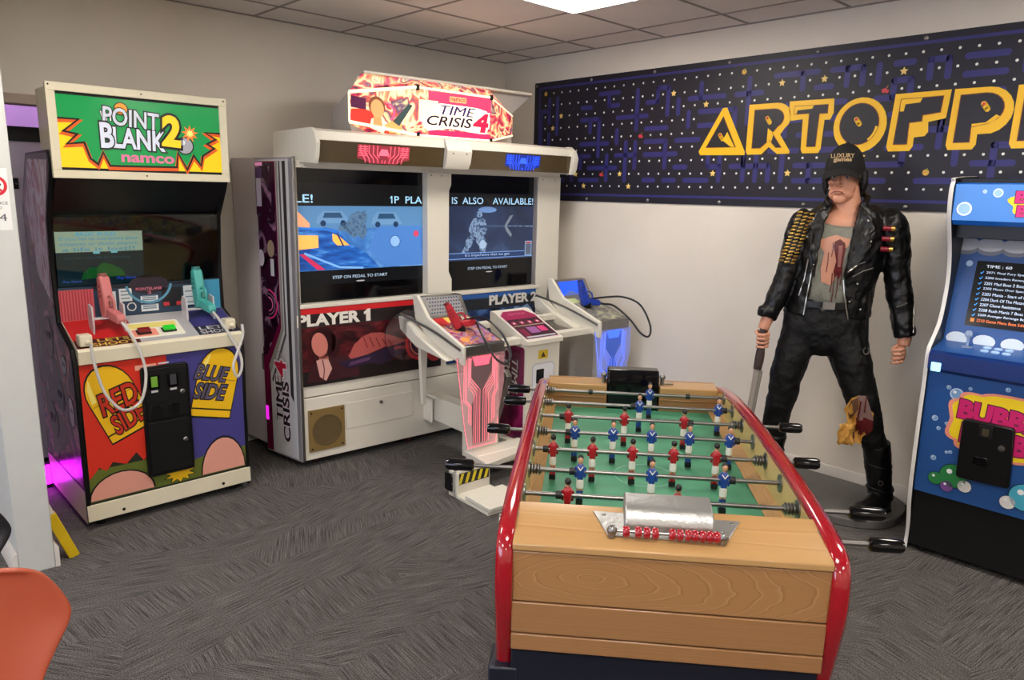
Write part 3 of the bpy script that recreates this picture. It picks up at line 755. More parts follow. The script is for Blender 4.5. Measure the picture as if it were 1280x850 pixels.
# body shell
mb = MB()
mb.prism([(-.045, .30), (-.098, .70), (1.99, .70), (2.03, .0), (1.82, .0), (1.82, .12), (0.0, .12)], 'z', .06, 1.83, GREYSIDE)
mb.build('body', TC, bevel=.004)
mb = MB()
mb.box(-.005, 1.84, .0, .13, .05, .435, CABWHITE); mb.box(-.005, 1.84, .002, .13, .441, 1.0, CABWHITE)
mb.box(-.004, .012, -.004, .13, 1.0, 1.80, CABWHITE)
mb.box(-.004, 2.03, -.004, .13, 1.77, 1.81, CABWHITE)
mb.box(-.004, 1.85, -.012, .02, .975, 1.0, CABWHITE)
mb.build('front_frame', TC, bevel=.004)
# middle and right columns with the stepped edge
mb = MB()
mb.prism([(.872, 1.0), (.872, 1.775), (1.055, 1.775), (1.055, 1.70), (1.038, 1.66), (1.038, 1.14), (1.062, 1.09), (1.062, 1.0)], 'y', -.014, .12, CABWHITE)
for (x, z) in ((.90, 1.755), (.98, 1.755)): mb.cyl((x, -.018, z), (x, -.01, z), .005, STEEL, 8)
mb.build('middle_column', TC, bevel=.004)
mb = MB(); mb.prism([(1.82, .06), (1.82, 1.775), (2.034, 1.775), (2.034, .06)], 'y', -.008, .10, CABWHITE)
for (x, z) in ((1.86, 1.755), (1.98, 1.755)): mb.cyl((x, -.012, z), (x, -.004, z), .005, STEEL, 8)
mb.build('right_column', TC, bevel=.004)
# left decorated wing
WART = ramp_mat('wing_art_dark', [(0.32, (10, 6, 12)), (0.46, (60, 16, 44)), (0.55, (24, 14, 26)), (0.66, (150, 110, 140)), (0.74, (40, 12, 34))], scale=7, rough=.12, distort=2.0, stretch=(1, 1, .7))
SILV = mat('wing_silver', (214, 212, 214), .25, metal=.15)
wx, wy = -.075, .345
wl = math.hypot(wx + .004, wy)
mb = MB(); mb.prism([(-.002, -.01), (-.018, -.008), (-.09, .34), (-.05, .37), (.0, .12)], 'z', .05, 1.825, mat('wing_grey', (150, 146, 150), .3, metal=.3))
dX = V(.072, -.348, 0).normalized()
c = Canvas(mb, (-.0905, .34, .05), tuple(dX), (0, 0, 1)); WLn = .355
c.rect(.004, WLn - .03, .01, 1.765, SILV, 1)
c.poly([(.004, .01), (.07, .01), (.07, .52), (.20, .80), (.20, 1.755), (.004, 1.755)], C(110, 18, 60, rough=.15), 2)
c.poly([(.004, .60), (.05, .62), (.19, .84), (.19, 1.745), (.004, 1.745)], WART, 3)
c.poly([(.06, .55), (.075, .50), (.225, .79), (.225, 1.755), (.205, 1.755), (.205, .80)], C(150, 144, 138, rough=.25), 4)
c.poly([(.235, 1.755), (.235, .77), (.085, .47), (.095, .45), (.25, .76), (.25, 1.755)], C(90, 84, 84, rough=.25), 4)
c.poly([(.27, 1.755), (.27, .40), (.30, .36), (.30, 1.755)], C(60, 56, 56, rough=.2), 4)
for (r_, w_, cc) in ((.085, .012, (214, 60, 130)), (.062, .01, (120, 90, 110)), (.04, .008, (230, 120, 170))): c.ring(.085, .93, r_, w_, C(*cc, rough=.15), 5, 24, -90, 90)
c.rect(.01, .06, 1.50, 1.66, C(200, 190, 214, rough=.2), 4); c.rect(.01, .075, 1.66, 1.72, C(80, 44, 100, rough=.2), 4); c.rect(.01, .08, 1.73, 1.75, C(236, 150, 196, .3), 5)
c.rect(.008, .016, .66, 1.45, C(200, 180, 200, rough=.2), 5); c.circ(.03, 1.20, .03, C(190, 180, 190), 4, 14, .05); c.circ(.13, 1.26, .035, C(150, 130, 110), 4, 14, .05); c.rect(.12, .155, 1.1, 1.2, C(190, 190, 196), 4)
c.rect(.004, .035, .20, .29, C(240, 40, 230, .9), 5)  # reflection of the magenta LED, painted on the wing as a glowing patch
for r_ in range(3): c.ring(.16 + r_ * .03, .62 - r_ * .02, .03, .006, C(150, 146, 150), 4, 14)
# vertical logo along the wing
def vt(txt, a, b, z0, z1, m, o, l=6, sh=.0):
    cc = Canvas(mb, c.P(0, 0, 0), (0, 0, 1), tuple(-dX)); cc.text(txt, z0, z1, -b, -a, m, l, .03, sh, o, .05)
BKT = C(30, 22, 30)
vt('TIME', .12, .185, .22, .50, BKT, C(226, 210, 220)); vt('CRISIS', .185, .255, .10, .48, BKT, C(226, 210, 220)); vt('4', .12, .235, .50, .60, C(190, 20, 60), C(226, 210, 220))
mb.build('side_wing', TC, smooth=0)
mb = MB(); mb.box(-.086, -.078, .335, .375, .56, .66, BLACK); mb.build('recessed_handle', TC)
mb = MB(); mb.box(-.012, .004, -.012, .0, .05, 1.83, CHROME); mb.build('edge_trim', TC, bevel=.003)
# the two screens
def tv(x0, x1, label):
    mb = MB(); mb.box(x0, x1, .045, .12, 1.0, 1.775, BLACKGLOSS)
    return mb, Canvas(mb, (0, .0445, 0))
S1 = lambda r, g, b, e=.6: C(r, g, b, e, .25)
mb, c = tv(.012, .872, '')
c.rect(.012, .872, 1.555, 1.69, S1(8, 14, 20, .3), 1); c.rect(.012, .872, 1.10, 1.185, S1(6, 10, 16, .3), 1)
scr = ramp_mat('screen_blue', [(0.3, (38, 88, 156)), (0.5, (62, 118, 186)), (0.7, (110, 160, 214))], scale=5, rough=.3, em=.5, distort=1.0)
c.rect(.012, .872, 1.185, 1.56, scr, 2)
c.rect(.012, .872, 1.43, 1.56, S1(84, 130, 176, .5), 3)
# distant cars behind
for (a, b, w_, h_) in ((.14, 1.46, .22, .07), (.50, 1.45, .22, .075)):
    c.poly([(a, b), (a + w_, b), (a + w_ * .9, b + h_ * .5), (a + w_ * .75, b + h_), (a + w_ * .2, b + h_), (a + .01, b + h_ * .5)], S1(100, 142, 184, .5), 4)
    c.poly([(a + w_ * .2, b + h_ * .45), (a + w_ * .78, b + h_ * .45), (a + w_ * .7, b + h_ * .88), (a + w_ * .25, b + h_ * .88)], S1(40, 74, 110, .5), 5)
    for k in (.2, .78): c.circ(a + w_ * k, b, .018, S1(30, 56, 90, .4), 6, 14)
c.poly([(.27, 1.42), (.30, 1.46), (.34, 1.47), (.36, 1.51), (.40, 1.53), (.43, 1.525), (.46, 1.535), (.475, 1.50), (.46, 1.46), (.47, 1.40), (.44, 1.36), (.41, 1.385), (.38, 1.37), (.33, 1.41)], ramp_mat('screen_smoke', [(0.35, (60, 92, 130)), (0.5, (90, 124, 158)), (0.65, (54, 80, 112))], scale=40, rough=.3, em=.4), 6)
c.poly([(.55, 1.44), (.85, 1.44), (.87, 1.19), (.60, 1.19), (.47, 1.30)], S1(70, 118, 186, .6), 4)
c.circ(.665, 1.345, .034, S1(130, 170, 214, .7), 6, 20); c.ring(.665, 1.345, .036, .004, S1(40, 80, 150, .5), 7, 20); c.circ(.82, 1.39, .02, S1(190, 60, 90, .7), 6, 10)
# near blue car, orange fire behind its windows
c.poly([(.012, 1.545), (.05, 1.51), (.10, 1.46), (.10, 1.43), (.012, 1.43)], S1(224, 150, 110, .8), 6)
c.poly([(.012, 1.43), (.20, 1.435), (.27, 1.42), (.35, 1.34), (.46, 1.28), (.52, 1.22), (.55, 1.19), (.012, 1.19)], ramp_mat('screen_car_blue', [(0.35, (16, 62, 140)), (0.55, (28, 92, 178)), (0.7, (74, 136, 206))], scale=9, rough=.3, em=.5, stretch=(1, 1, 4)), 7)
c.poly([(.012, 1.395), (.15, 1.39), (.15, 1.32), (.02, 1.31)], S1(236, 160, 80, 1.0), 8); c.poly([(.24, 1.40), (.28, 1.385), (.35, 1.33), (.27, 1.33), (.24, 1.36)], S1(240, 160, 70, 1.0), 8)
c.line([(.012, 1.435), (.2, 1.425), (.27, 1.41)], .014, S1(40, 110, 196, .7), 8); c.line([(.27, 1.40), (.31, 1.325)], .010, S1(30, 50, 90, .5), 9)
c.poly([(.03, 1.285), (.06, 1.285), (.19, 1.19), (.14, 1.19)], S1(180, 40, 80, .7), 9); c.line([(.06, 1.29), (.28, 1.2), (.44, 1.19)], .012, S1(110, 160, 214, .7), 8)
c.text('LE!', .016, .125, 1.578, 1.625, S1(150, 196, 224, .9), 3, .01); c.text('P  PLA', .664, .866, 1.578, 1.622, S1(150, 196, 224, .9), 3, .01); c.poly([(.642, 1.578), (.650, 1.578), (.650, 1.623), (.644, 1.623), (.634, 1.613), (.634, 1.607), (.642, 1.611)], S1(150, 196, 224, .9), 3)
c.text('STEP ON PEDAL TO START', .235, .607, 1.132, 1.150, S1(150, 170, 190, .8), 3, .01); c.circ(.42, 1.112, .03, C(190, 190, 190, .2), 3, 16, .004)
mb.build('screen', TC, smooth=0)
mb, c = tv(1.038, 1.82, '')
scr2 = ramp_mat('screen_dusk', [(0.3, (24, 36, 64)), (0.55, (38, 56, 92)), (0.75, (70, 96, 140))], scale=3, rough=.3, em=.35, distort=.6)
c.rect(1.05, 1.82, 1.565, 1.65, S1(8, 14, 24, .3), 1); c.rect(1.05, 1.82, 1.20, 1.565, scr2, 2)
c.circ(1.40, 1.54, .08, S1(100, 136, 190, .5), 3, 18, .02)
# crouching figure with a rifle
SB, SD = ramp_mat('screen_figure', [(0.38, (40, 58, 88)), (0.5, (96, 124, 162)), (0.62, (140, 164, 196)), (0.7, (60, 84, 120))], scale=60, rough=.3, em=.4, detail=2), S1(50, 72, 108, .4)
c.poly([(1.24, 1.40), (1.28, 1.36), (1.33, 1.35), (1.38, 1.37), (1.40, 1.42), (1.38, 1.47), (1.34, 1.50), (1.28, 1.48), (1.25, 1.44)], SB, 4)
c.circ(1.325, 1.505, .032, SD, 5, 16); c.circ(1.33, 1.51, .024, SB, 6, 16)
c.poly([(1.26, 1.38), (1.22, 1.34), (1.20, 1.28), (1.17, 1.24), (1.20, 1.235), (1.25, 1.28), (1.29, 1.34)], SB, 4)
c.poly([(1.31, 1.36), (1.37, 1.36), (1.40, 1.31), (1.38, 1.25), (1.34, 1.24), (1.33, 1.29), (1.30, 1.33)], SB, 5); c.circ(1.36, 1.305, .03, S1(150, 176, 206, .5), 6, 14)
c.line([(1.33, 1.425), (1.42, 1.43), (1.56, 1.427)], .016, SD, 6); c.line([(1.42, 1.432), (1.82, 1.424)], .006, SB, 5)
c.poly([(1.55, 1.43), (1.60, 1.50), (1.63, 1.505), (1.59, 1.45), (1.57, 1.43), (1.62, 1.37), (1.61, 1.35), (1.57, 1.39)], S1(110, 122, 138, .5), 6)
c.rect(1.06, 1.74, 1.212, 1.25, S1(34, 56, 100, .5), 5); c.line([(1.06, 1.25), (1.74, 1.25)], .004, S1(110, 150, 210, .7), 6); c.line([(1.06, 1.212), (1.82, 1.212)], .004, S1(110, 150, 210, .7), 6)
c.text("It's imperative that we get", 1.21, 1.60, 1.222, 1.244, S1(150, 176, 214, .7), 6)
c.rect(1.745, 1.81, 1.215, 1.32, S1(120, 150, 180, .6), 6); c.rect(1.752, 1.803, 1.222, 1.30, S1(80, 90, 110, .5), 7); c.rect(1.752, 1.803, 1.302, 1.314, S1(170, 60, 70, .5), 7)
c.text('IS  ALSO    AVAILABLE!', 1.10, 1.815, 1.577, 1.622, S1(150, 190, 220, .8), 3, .01)
c.text('STEP ON PEDAL TO START', 1.235, 1.585, 1.135, 1.153, S1(140, 160, 180, .7), 3, .01); c.circ(1.42, 1.115, .03, C(190, 190, 190, .2), 3, 16, .004)
mb.build('screen', TC, smooth=0)
# red and blue player panels
mb = MB(); mb.box(.004, .98, -.006, .004, .51, .975, BLACK); c = Canvas(mb, (0, -.0064, 0))
dk = ramp_mat('panel_crimson', [(0.3, (26, 8, 12)), (0.5, (74, 20, 26)), (0.7, (118, 36, 42))], scale=5, rough=.25, distort=1.5, stretch=(1, 1, 2))
c.rect(.004, .98, .51, .86, dk, 1); c.rect(.004, .98, .94, .975, C(206, 30, 36), 1); c.rect(.004, .98, .86, .94, C(30, 20, 22), 1); c.rect(.004, .98, .51, .60, C(20, 12, 14), 2)
c.text('PLAYER', -.02, .385, .868, .94, C(232, 226, 216), 3, .045); c.poly([(.425, .868), (.455, .868), (.455, .944), (.437, .944), (.41, .925), (.41, .91), (.425, .915)], C(232, 226, 216), 4)
# generic collage: jacket, sleeve, hands and a pistol
PK = lambda r, g, b: C(r, g, b, rough=.25)
c.poly([(.03, .53), (.05, .62), (.10, .665), (.20, .69), (.30, .66), (.36, .60), (.38, .53)], PK(62, 28, 34), 4)
c.poly([(.09, .66), (.16, .68), (.19, .60), (.15, .53), (.11, .56)], PK(214, 160, 150), 5); c.line([(.13, .66), (.14, .60), (.13, .53)], .006, PK(90, 40, 44), 6)
c.circ(.135, .765, .085, PK(50, 16, 22), 5, 22, .095); c.poly([(.15, .70), (.21, .66), (.25, .72), (.22, .80), (.16, .84)], PK(50, 16, 22), 5)
c.circ(.115, .755, .050, PK(206, 124, 112), 6, 22, .074, 12); c.poly([(.10, .71), (.16, .72), (.17, .66), (.11, .665)], PK(190, 108, 98), 5)
c.poly([(.30, .66), (.34, .73), (.40, .775), (.46, .79), (.53, .785), (.60, .76), (.70, .72), (.70, .70), (.55, .69), (.44, .66), (.34, .62)], PK(176, 84, 80), 5)
for k in range(5): c.line([(.40 + .045 * k, .775 - .010 * k), (.43 + .045 * k, .70 - .003 * k)], .006, PK(112, 40, 44), 6)
c.poly([(.22, .63), (.45, .66), (.70, .71), (.84, .705), (.84, .665), (.66, .63), (.52, .58), (.46, .60), (.30, .585)], PK(44, 30, 56), 7)
c.poly([(.30, .60), (.44, .62), (.45, .64), (.31, .625)], PK(90, 60, 100), 8); c.text('09263', .62, .74, .665, .685, C(206, 60, 60, .3), 8)
c.ring(.815, .69, .105, .022, PK(214, 60, 66), 8, 30); c.ring(.815, .69, .078, .01, PK(240, 130, 120), 8, 26); c.circ(.82, .69, .05, PK(226, 140, 130), 9, 16); c.poly([(.80, .64), (.83, .74), (.86, .70), (.85, .64)], PK(240, 200, 190), 10)
c.circ(.93, .62, .07, PK(190, 60, 60), 5, 16)
mb.build('player_panel', TC, smooth=0)
mb = MB(); mb.box(1.03, 1.83, -.006, .004, .51, .975, BLACK); c = Canvas(mb, (0, -.0064, 0))
c.rect(1.03, 1.83, .94, .975, C(36, 86, 160), 1); c.rect(1.03, 1.83, .86, .94, C(28, 34, 44), 1)
c.rect(1.03, 1.83, .51, .86, ramp_mat('panel_blue', [(0.3, (14, 20, 40)), (0.5, (34, 54, 96)), (0.7, (70, 104, 160))], scale=6, rough=.25, distort=1.5), 1)
c.text('PLAYER 2', 1.385, 1.825, .885, .955, C(214, 212, 208), 3, .045); c.poly([(1.58, .80), (1.62, .86), (1.68, .85), (1.74, .87), (1.79, .82), (1.76, .77), (1.6, .77)], C(120, 150, 190), 4)
mb.build('player_panel', TC, smooth=0)
# loudspeaker, service door and lock
for x in (.03, 1.60):
    SPK = mat('speaker_tan', (128, 104, 58), .5)
    mb = MB(); mb.box(x, x + .235, -.008, .002, .10, .36, SPK)
    for a in (.018, .217):
        for b in (.118, .342): mb.cyl((x + a, -.011, b), (x + a, -.006, b), .006, MATTBLACK, 8)
    mb.lathe([(.096, -.008), (.096, -.012), (.088, -.0125), (.086, -.009), (.0005, -.0088)], mat('speaker_mesh', (96, 78, 44), .7, bump=.4, bscale=700), (x + .118, 0, .225), 36, 'y')
    mb.build('loudspeaker', TC)
mb = MB(); mb.box(.28, .76, -.004, .002, .20, .366, CABWHITE); sd = mb.build('service_door', TC, bevel=.0015)
mb = MB(); mb.lathe([(.011, -.003), (.011, -.009), (.0005, -.010)], STEEL, (.522, 0, .335), 14, 'y'); mb.build('lock', sd)
for (x, y) in ((.10, .08), (.75, .06), (1.75, .06), (.10, .5), (1.75, .5)):
    mb = MB(); mb.cyl((x - .012, y, .03), (x + .012, y, .03), .03, mat('castor', (70, 26, 34), .5), 18); mb.box(x - .018, x + .018, y - .01, y + .02, .03, .07, MATTBLACK); mb.build('castor', TC)
mb = MB(); mb.box(0, 1.85, .1, .55, .045, .07, BLACK); mb.build('underside', TC)
# hood over the screens
HB = mat('hood_brown_panel', (78, 64, 40), .2, coat=.3)
mb = MB()
hp = [(.345, 1.83), (.345, 1.965), (.325, 1.977), (-.15, 1.977), (-.19, 1.962), (-.20, 1.915), (-.175, 1.905), (-.145, 1.855), (-.16, 1.812), (-.14, 1.80), (.0, 1.805)]
mb.prism(hp, 'x', .05, 1.95, CABWHITE)
for xa, xb in ((.03, .052), (1.948, 1.99)):
    mb.prism([(.36, 1.83), (.352, 1.965), (.325, 1.98), (-.16, 1.98), (-.205, 1.95), (-.228, 1.90), (-.215, 1.83), (-.195, 1.79), (.0, 1.80)], 'x', xa, xb, CABWHITE)
mb.prism([(-.14, 1.978), (-.20, 1.965), (-.23, 1.90), (-.215, 1.83), (-.19, 1.792), (-.14, 1.80)], 'x', .875, 1.06, CABWHITE)
for (x) in (.92, 1.02): mb.cyl((x, -.232, 1.885), (x, -.222, 1.885), .005, STEEL, 8)
hood = mb.build('hood', TC, bevel=.003)
for (a, b, cc, u) in ((.052, .875, (255, 90, 110), (.29, .63)), (1.06, 1.948, (40, 80, 255), (1.36, 1.66))):
    mb = MB(); mb.prism([(-.198, 1.918), (-.178, 1.80), (-.165, 1.80), (-.18, 1.918)], 'x', a, b, HB)
    d = V(0, .02, -.118).normalized()
    c = Canvas(mb, (0, -.1785, 1.80), (1, 0, 0), tuple(-d)); LG = C(*cc, 1.6, .3); LD = C(*[int(v * .55) for v in cc], .5, .3)
    m_ = (u[0] + u[1]) / 2; w_ = (u[1] - u[0]) / 2
    c.poly([(u[0], .03), (u[0] + .05, .02), (u[0] + .09, .004), (u[1] - .09, .004), (u[1] - .05, .02), (u[1], .03), (u[1], .106), (u[0], .106)], LD, 1)
    for k in range(5):
        s_ = w_ * (.25 + .16 * k)
        c.line([(m_ - s_, .104), (m_ - s_, .05 + .006 * k), (m_ - s_ + .03, .03), (m_ - s_ + .035, .008)], .004, LG, 2); c.line([(m_ + s_, .104), (m_ + s_, .05 + .006 * k), (m_ + s_ - .03, .03), (m_ + s_ - .035, .008)], .004, LG, 2)
    for k in range(5): c.rect(u[0] + .008, u[0] + w_ * .38, .045 + k * .012, .049 + k * .012, LG, 3); c.rect(u[1] - w_ * .38, u[1] - .008, .045 + k * .012, .049 + k * .012, LG, 3)
    c.poly([(m_ - .035, .05), (m_ + .035, .05), (m_ + .02, .085), (m_ - .02, .085)], LG, 4); c.circ(m_, .035, .03, LD, 4, 14, .012)
    mb.build('lit_strip', hood, smooth=0)
# marquee lightbox
mb = MB()
mb.ringloft([[V(x, y_, z) for x, z in P_] for y_, P_ in ((.06, [(.395, 1.978), (.374, 2.045), (.374, 2.212), (.456, 2.335), (1.78, 2.335), (1.78, 2.32), (1.60, 2.18), (1.62, 1.978)]),
    (.34, [(.41, 1.978), (.405, 2.03), (.405, 2.125), (.60, 2.335), (1.78, 2.335), (1.78, 2.32), (1.70, 2.18), (1.70, 1.978)]))], mat('housing_grey', (172, 166, 162), .4))
mb.ringloft([[V(x, y_, z) for x, z in ((xl, 2.322), (1.76, 2.322), (1.76, 2.338), (xl, 2.338))] for y_, xl in ((.02, .456), (.34, .61))], CABWHITE)
mb.build('marquee_housing', TC, bevel=.003)
e2 = .72
G = lambda r, g, b, k=1.0: C(r, g, b, e2 * k, .3)
mb = MB()
A = lambda x, y, z: V(x, y, z)
# faces of the faceted lightbox
fr = {'lo_l': A(.372, .05, 2.045), 'hi_l': A(.372, .05, 2.212), 'lo_a': A(.77, -.06, 1.99), 'hi_a': A(.77, -.06, 2.268), 'lo_b': A(1.335, -.06, 1.99), 'hi_b': A(1.335, -.06, 2.262),
      'lo_r': A(1.62, .06, 2.045), 'hi_r': A(1.62, .06, 2.175), 't_l': A(.46, .06, 2.322), 't_a': A(.80, .02, 2.322), 't_b': A(1.36, .02, 2.322), 't_r': A(1.42, .06, 2.322),
      'b_l': A(.46, .09, 1.98), 'b_a': A(.77, .03, 1.978), 'b_r': A(1.58, .09, 1.98)}
LB = G(250, 238, 200, 1.3)
mix = ramp_mat('marquee_collage', [(0.30, (50, 24, 44)), (0.40, (196, 50, 84)), (0.47, (236, 160, 110)), (0.52, (236, 224, 180)), (0.57, (206, 90, 70)), (0.64, (90, 60, 100)), (.72, (236, 214, 150))], scale=9, rough=.3, em=.7, distort=1.0, detail=2)
def quad(a, b, cc, d, m): mb.face(mb.verts([fr[a], fr[b], fr[cc], fr[d]]), m)
quad('lo_l', 'lo_a', 'hi_a', 'hi_l', mix); quad('lo_a', 'lo_b', 'hi_b', 'hi_a', mix); quad('lo_b', 'lo_r', 'hi_r', 'hi_b', mix)
quad('hi_l', 'hi_a', 't_a', 't_l', mix); quad('hi_a', 'hi_b', 't_b', 't_a', mix); quad('hi_b', 'hi_r', 't_r', 't_b', mix); quad('b_l', 'b_a', 'lo_a', 'lo_l', mix)
quad('t_l', 't_a', 't_b', 't_r', CABWHITE)
def seamline(p, q_, r=.006, m=None): mb.tube([fr[p], fr[q_]], r, m or LB, 8)
seamline('hi_l', 'hi_a', .010); seamline('lo_l', 'lo_a', .010); seamline('hi_a', 'hi_b', .007); seamline('lo_a', 'lo_b', .006); seamline('lo_l', 'hi_l', .006); seamline('hi_b', 'hi_r', .005); seamline('lo_b', 'lo_r', .006)
# centre face lettering
c = Canvas(mb, (0, -.0605, 0))
c.rect(.85, 1.335, 2.12, 2.255, G(226, 60, 100), 1); c.rect(.85, 1.335, 1.995, 2.03, G(216, 40, 90), 1); c.rect(.78, .92, 2.07, 2.20, G(240, 232, 190), 2)
c.rrect(1.005, 1.135, 2.205, 2.238, .006, G(250, 180, 120), 3); c.text('namco', 1.012, 1.128, 2.211, 2.231, G(200, 40, 60), 4, .02)
OUT = G(255, 246, 214, 1.2)
c.poly([(.80, 2.06), (.93, 2.19), (1.22, 2.185), (1.30, 2.17), (1.33, 2.13), (1.30, 2.03), (1.20, 2.03), (1.0, 2.045), (.84, 2.02)], OUT, 3)
c.text('TIME', .935, 1.205, 2.125, 2.18, G(54, 28, 84), 5, .015, .25, OUT, .03); c.text('CRISIS', .835, 1.185, 2.055, 2.115, G(40, 20, 44), 5, .02, .25, OUT, .03)
c.text('4', 1.185, 1.315, 2.035, 2.155, G(220, 30, 70), 7, .05, .15, OUT, .05)
# left face: a man's portrait is left as plain shapes
dl = (fr['lo_a'] - fr['lo_l']); c = Canvas(mb, fr['lo_l'] + V(0, -.001, 0), tuple(dl.normalized()), (0, 0, 1), .0007)
c.poly([(.01, .0), (.06, -.012), (.30, -.035), (.17, .07), (.09, .09), (.01, .075)], G(214, 50, 40), 1)
c.poly([(.12, -.01), (.20, -.03), (.24, .03), (.17, .065), (.13, .04)], G(240, 220, 190), 2)
c.circ(.165, .118, .050, G(120, 66, 40), 3, 18, .056); c.circ(.167, .105, .040, G(228, 156, 100), 4, 18, .052); c.poly([(.145, .06), (.19, .06), (.20, .0), (.14, .0)], G(222, 146, 90), 3)
c.poly([(.21, .02), (.26, .055), (.32, .04), (.31, -.01), (.24, -.02)], G(236, 160, 90), 3); c.poly([(.26, .05), (.36, .17), (.385, .165), (.30, .03)], G(40, 60, 60), 4)
c.rect(.01, .10, .085, .15, G(80, 20, 60), 1); c.ring(.22, .1, .05, .01, G(226, 80, 140), 2, 20, -60, 80)
mb.build('marquee_lightbox', TC, smooth=0, recalc=False)
for n in ('hi_a', 'lo_a', 'hi_b', 'lo_b'):
    mb = MB(); p = fr[n]; mb.box(p.x - .01, p.x + .01, p.y - .012, p.y + .008, p.z - .018, p.z + .014, BLACK); mb.build('corner_clip', TC, bevel=.003)

# ---- consoles
CLEAR = mat('clear_acrylic', (236, 240, 242), .05, trans=1.0)
def console(x0, zf, colr, kind):
    """gun console whose panel rises from the front (y -.65) to the back"""
    x1 = x0 + .31; r, g_, b_ = colr
    # post under the console
    mb = MB(); mb.box(x0 + .09, x0 + .29, -.645, -.54, .08, zf - .03, CABWHITE); po = mb.build('console_post', TC, bevel=.004)
    # sloping body
    mb = MB()
    mb.prism([(-.66, zf - .075), (-.665, zf), (-.30, zf + .115), (-.22, zf + .235), (-.16, zf + .235), (-.14, zf + .10), (-.40, zf - .03)], 'x', x0, x1, STEEL if kind else mat('console_grey', (150, 146, 142), .35, metal=.5))
    dd = V(0, .365, .115).normalized(); c = Canvas(mb, (x0, -.665, zf + .0006), (1, 0, 0), tuple(dd))
    pm = ramp_mat('console_art_%d' % kind, [(0.3, (60, 30, 70)), (0.45, (226, 150, 90)), (0.52, (150, 130, 180)), (0.6, (170, 40, 60)), (.7, (236, 214, 150))], scale=16, rough=.25, distort=1.0) if kind == 1 else ramp_mat('console_art_2', [(0.3, (70, 70, 66)), (0.5, (130, 128, 120)), (0.7, (190, 188, 150))], scale=14, rough=.25, distort=1)
    c.rect(.02, .29, .02, .37, pm, 1)
    if kind == 1: c.rect(.02, .10, .27, .37, C(206, 40, 40), 2); c.rect(.10, .20, .30, .37, C(240, 200, 90), 2); c.circ(.07, .08, .03, C(240, 160, 80), 2, 12)
    else: c.rect(.02, .12, .30, .37, C(206, 224, 140), 2)
    dd2 = V(0, .08, .12).normalized(); c = Canvas(mb, (x0, -.30, zf + .1156), (1, 0, 0), tuple(dd2))
    if kind == 1:
        c.rect(.03, .28, .015, .135, C(150, 150, 150, rough=.3), 1)
        for i in range(12):
            for j in range(5): c.circ(.045 + .02 * i + (.01 if j % 2 else 0), .03 + .024 * j, .007, C(60, 70, 100), 2, 6)
    else: c.rect(.03, .28, .02, .13, C(20, 70, 240, 1.3), 1); c.poly([(.03, .02), (.12, .06), (.18, .03), (.28, .045), (.28, .02)], C(70, 90, 150, .8), 2)
    cb = mb.build('console_top', TC, bevel=.003)
    # left side fairing with chrome rail
    mb = MB()
    mb.prism([(-.70, zf - .10), (-.70, zf + .01), (-.34, zf + .13), (-.22, zf + .25), (-.17, zf + .25), (-.20, zf + .10), (-.36, zf - .02)], 'x', x0 - .025, x0 - .002, CABWHITE)
    mb.prism([(-.62, zf - .08), (-.30, zf + .03), (-.16, zf + .11), (-.10, zf + .11), (-.12, zf + .03), (-.30, zf - .05)], 'x', x0 - .085, x0 - .02, CABWHITE)
    mb.build('side_fairing', TC, bevel=.006)
    mb = MB(); mb.tube(smooth_pts([(x0 - .075, -.12, zf + .125), (x0 - .07, -.28, zf + .10), (x0 - .04, -.45, zf + .055), (x0 - .03, -.68, zf - .01)], 5), .008, CHROME, 8); mb.build('grip_rail', TC)
    # lit circuit shield on the front
    FS = {1: (x0 - .045, x1 + .0, .17), 2: (x0 - .03, x1 + .02, .25)}[kind]
    xa, xb, zb = FS; zt = zf - .06; y = -.665
    mb = MB()
    base = [(xa, zt), (xb, zt), (xb + .0, zt - .18), (xb - .045, zb + .16), (xb - .06, zb), (xa + .085, zb), (xa + .06, zb + .12)]
    mb.prism(base, 'y', y, y + .008, mat('shield_%d' % kind, tuple(int(226 + (v - 226) * .3) for v in colr), .12, em=.09 if kind == 1 else .2, emrgb=colr, alpha=.35 if kind == 1 else .6))
    c = Canvas(mb, (0, y - .0006, 0)); N1 = C(*[int(v + (255 - v) * .25) for v in colr], .9, .3); D1 = C(*([120, 96, 96] if kind == 1 else [70, 110, 230]), .15, .2)
    cx = (xa + xb) / 2 + .005
    c.poly([(cx - .075, zt - .02), (cx + .075, zt - .02), (cx + .075, zt - .1), (cx + .02, zt - .19), (cx + .055, zt - .3), (cx + .05, zb + .02), (cx - .06, zb + .02), (cx - .075, zt - .3), (cx - .02, zt - .19), (cx - .08, zt - .12)], D1, 1)
    c.poly([(cx - .07, zt - .005), (cx + .07, zt - .005), (cx + .05, zt - .06), (cx - .05, zt - .06)], C(*colr, 1.4, .3), 2)
    for k in range(4):
        o = .012 + .014 * k
        c.line([(cx - .075 - o * .4, zt - .01), (cx - .075 - o * .4, zt - .12 - o), (cx - o, zt - .2 - o * .6), (cx - o, zb + .02)], .0035, N1, 3)
        c.line([(cx + .075 + o * .4, zt - .01), (cx + .075 + o * .4, zt - .12 - o), (cx + o, zt - .2 - o * .6), (cx + o, zb + .02)], .0035, N1, 3)
    for k in range(3):
        o = .010 * k
        c.line([(cx - .11 - o, zt - .02), (cx - .11 - o, zt - .26), (cx - .075 - o, zt - .30), (cx - .075 - o, zt - .42 + o)], .0035, N1, 4)
        c.line([(cx + .10 + o, zt - .02), (cx + .10 + o, zt - .22), (cx + .08 + o, zt - .26), (cx + .08 + o, zt - .42 + o)], .0035, N1, 4)
    c.line([base[6], base[5], base[4], base[3]], .005, N1, 5); c.line([base[0], base[6]], .004, N1, 5)
    mb.build('lit_shield', TC, smooth=0, recalc=False)
    return x1
console(.68, .785, (255, 90, 110), 1)
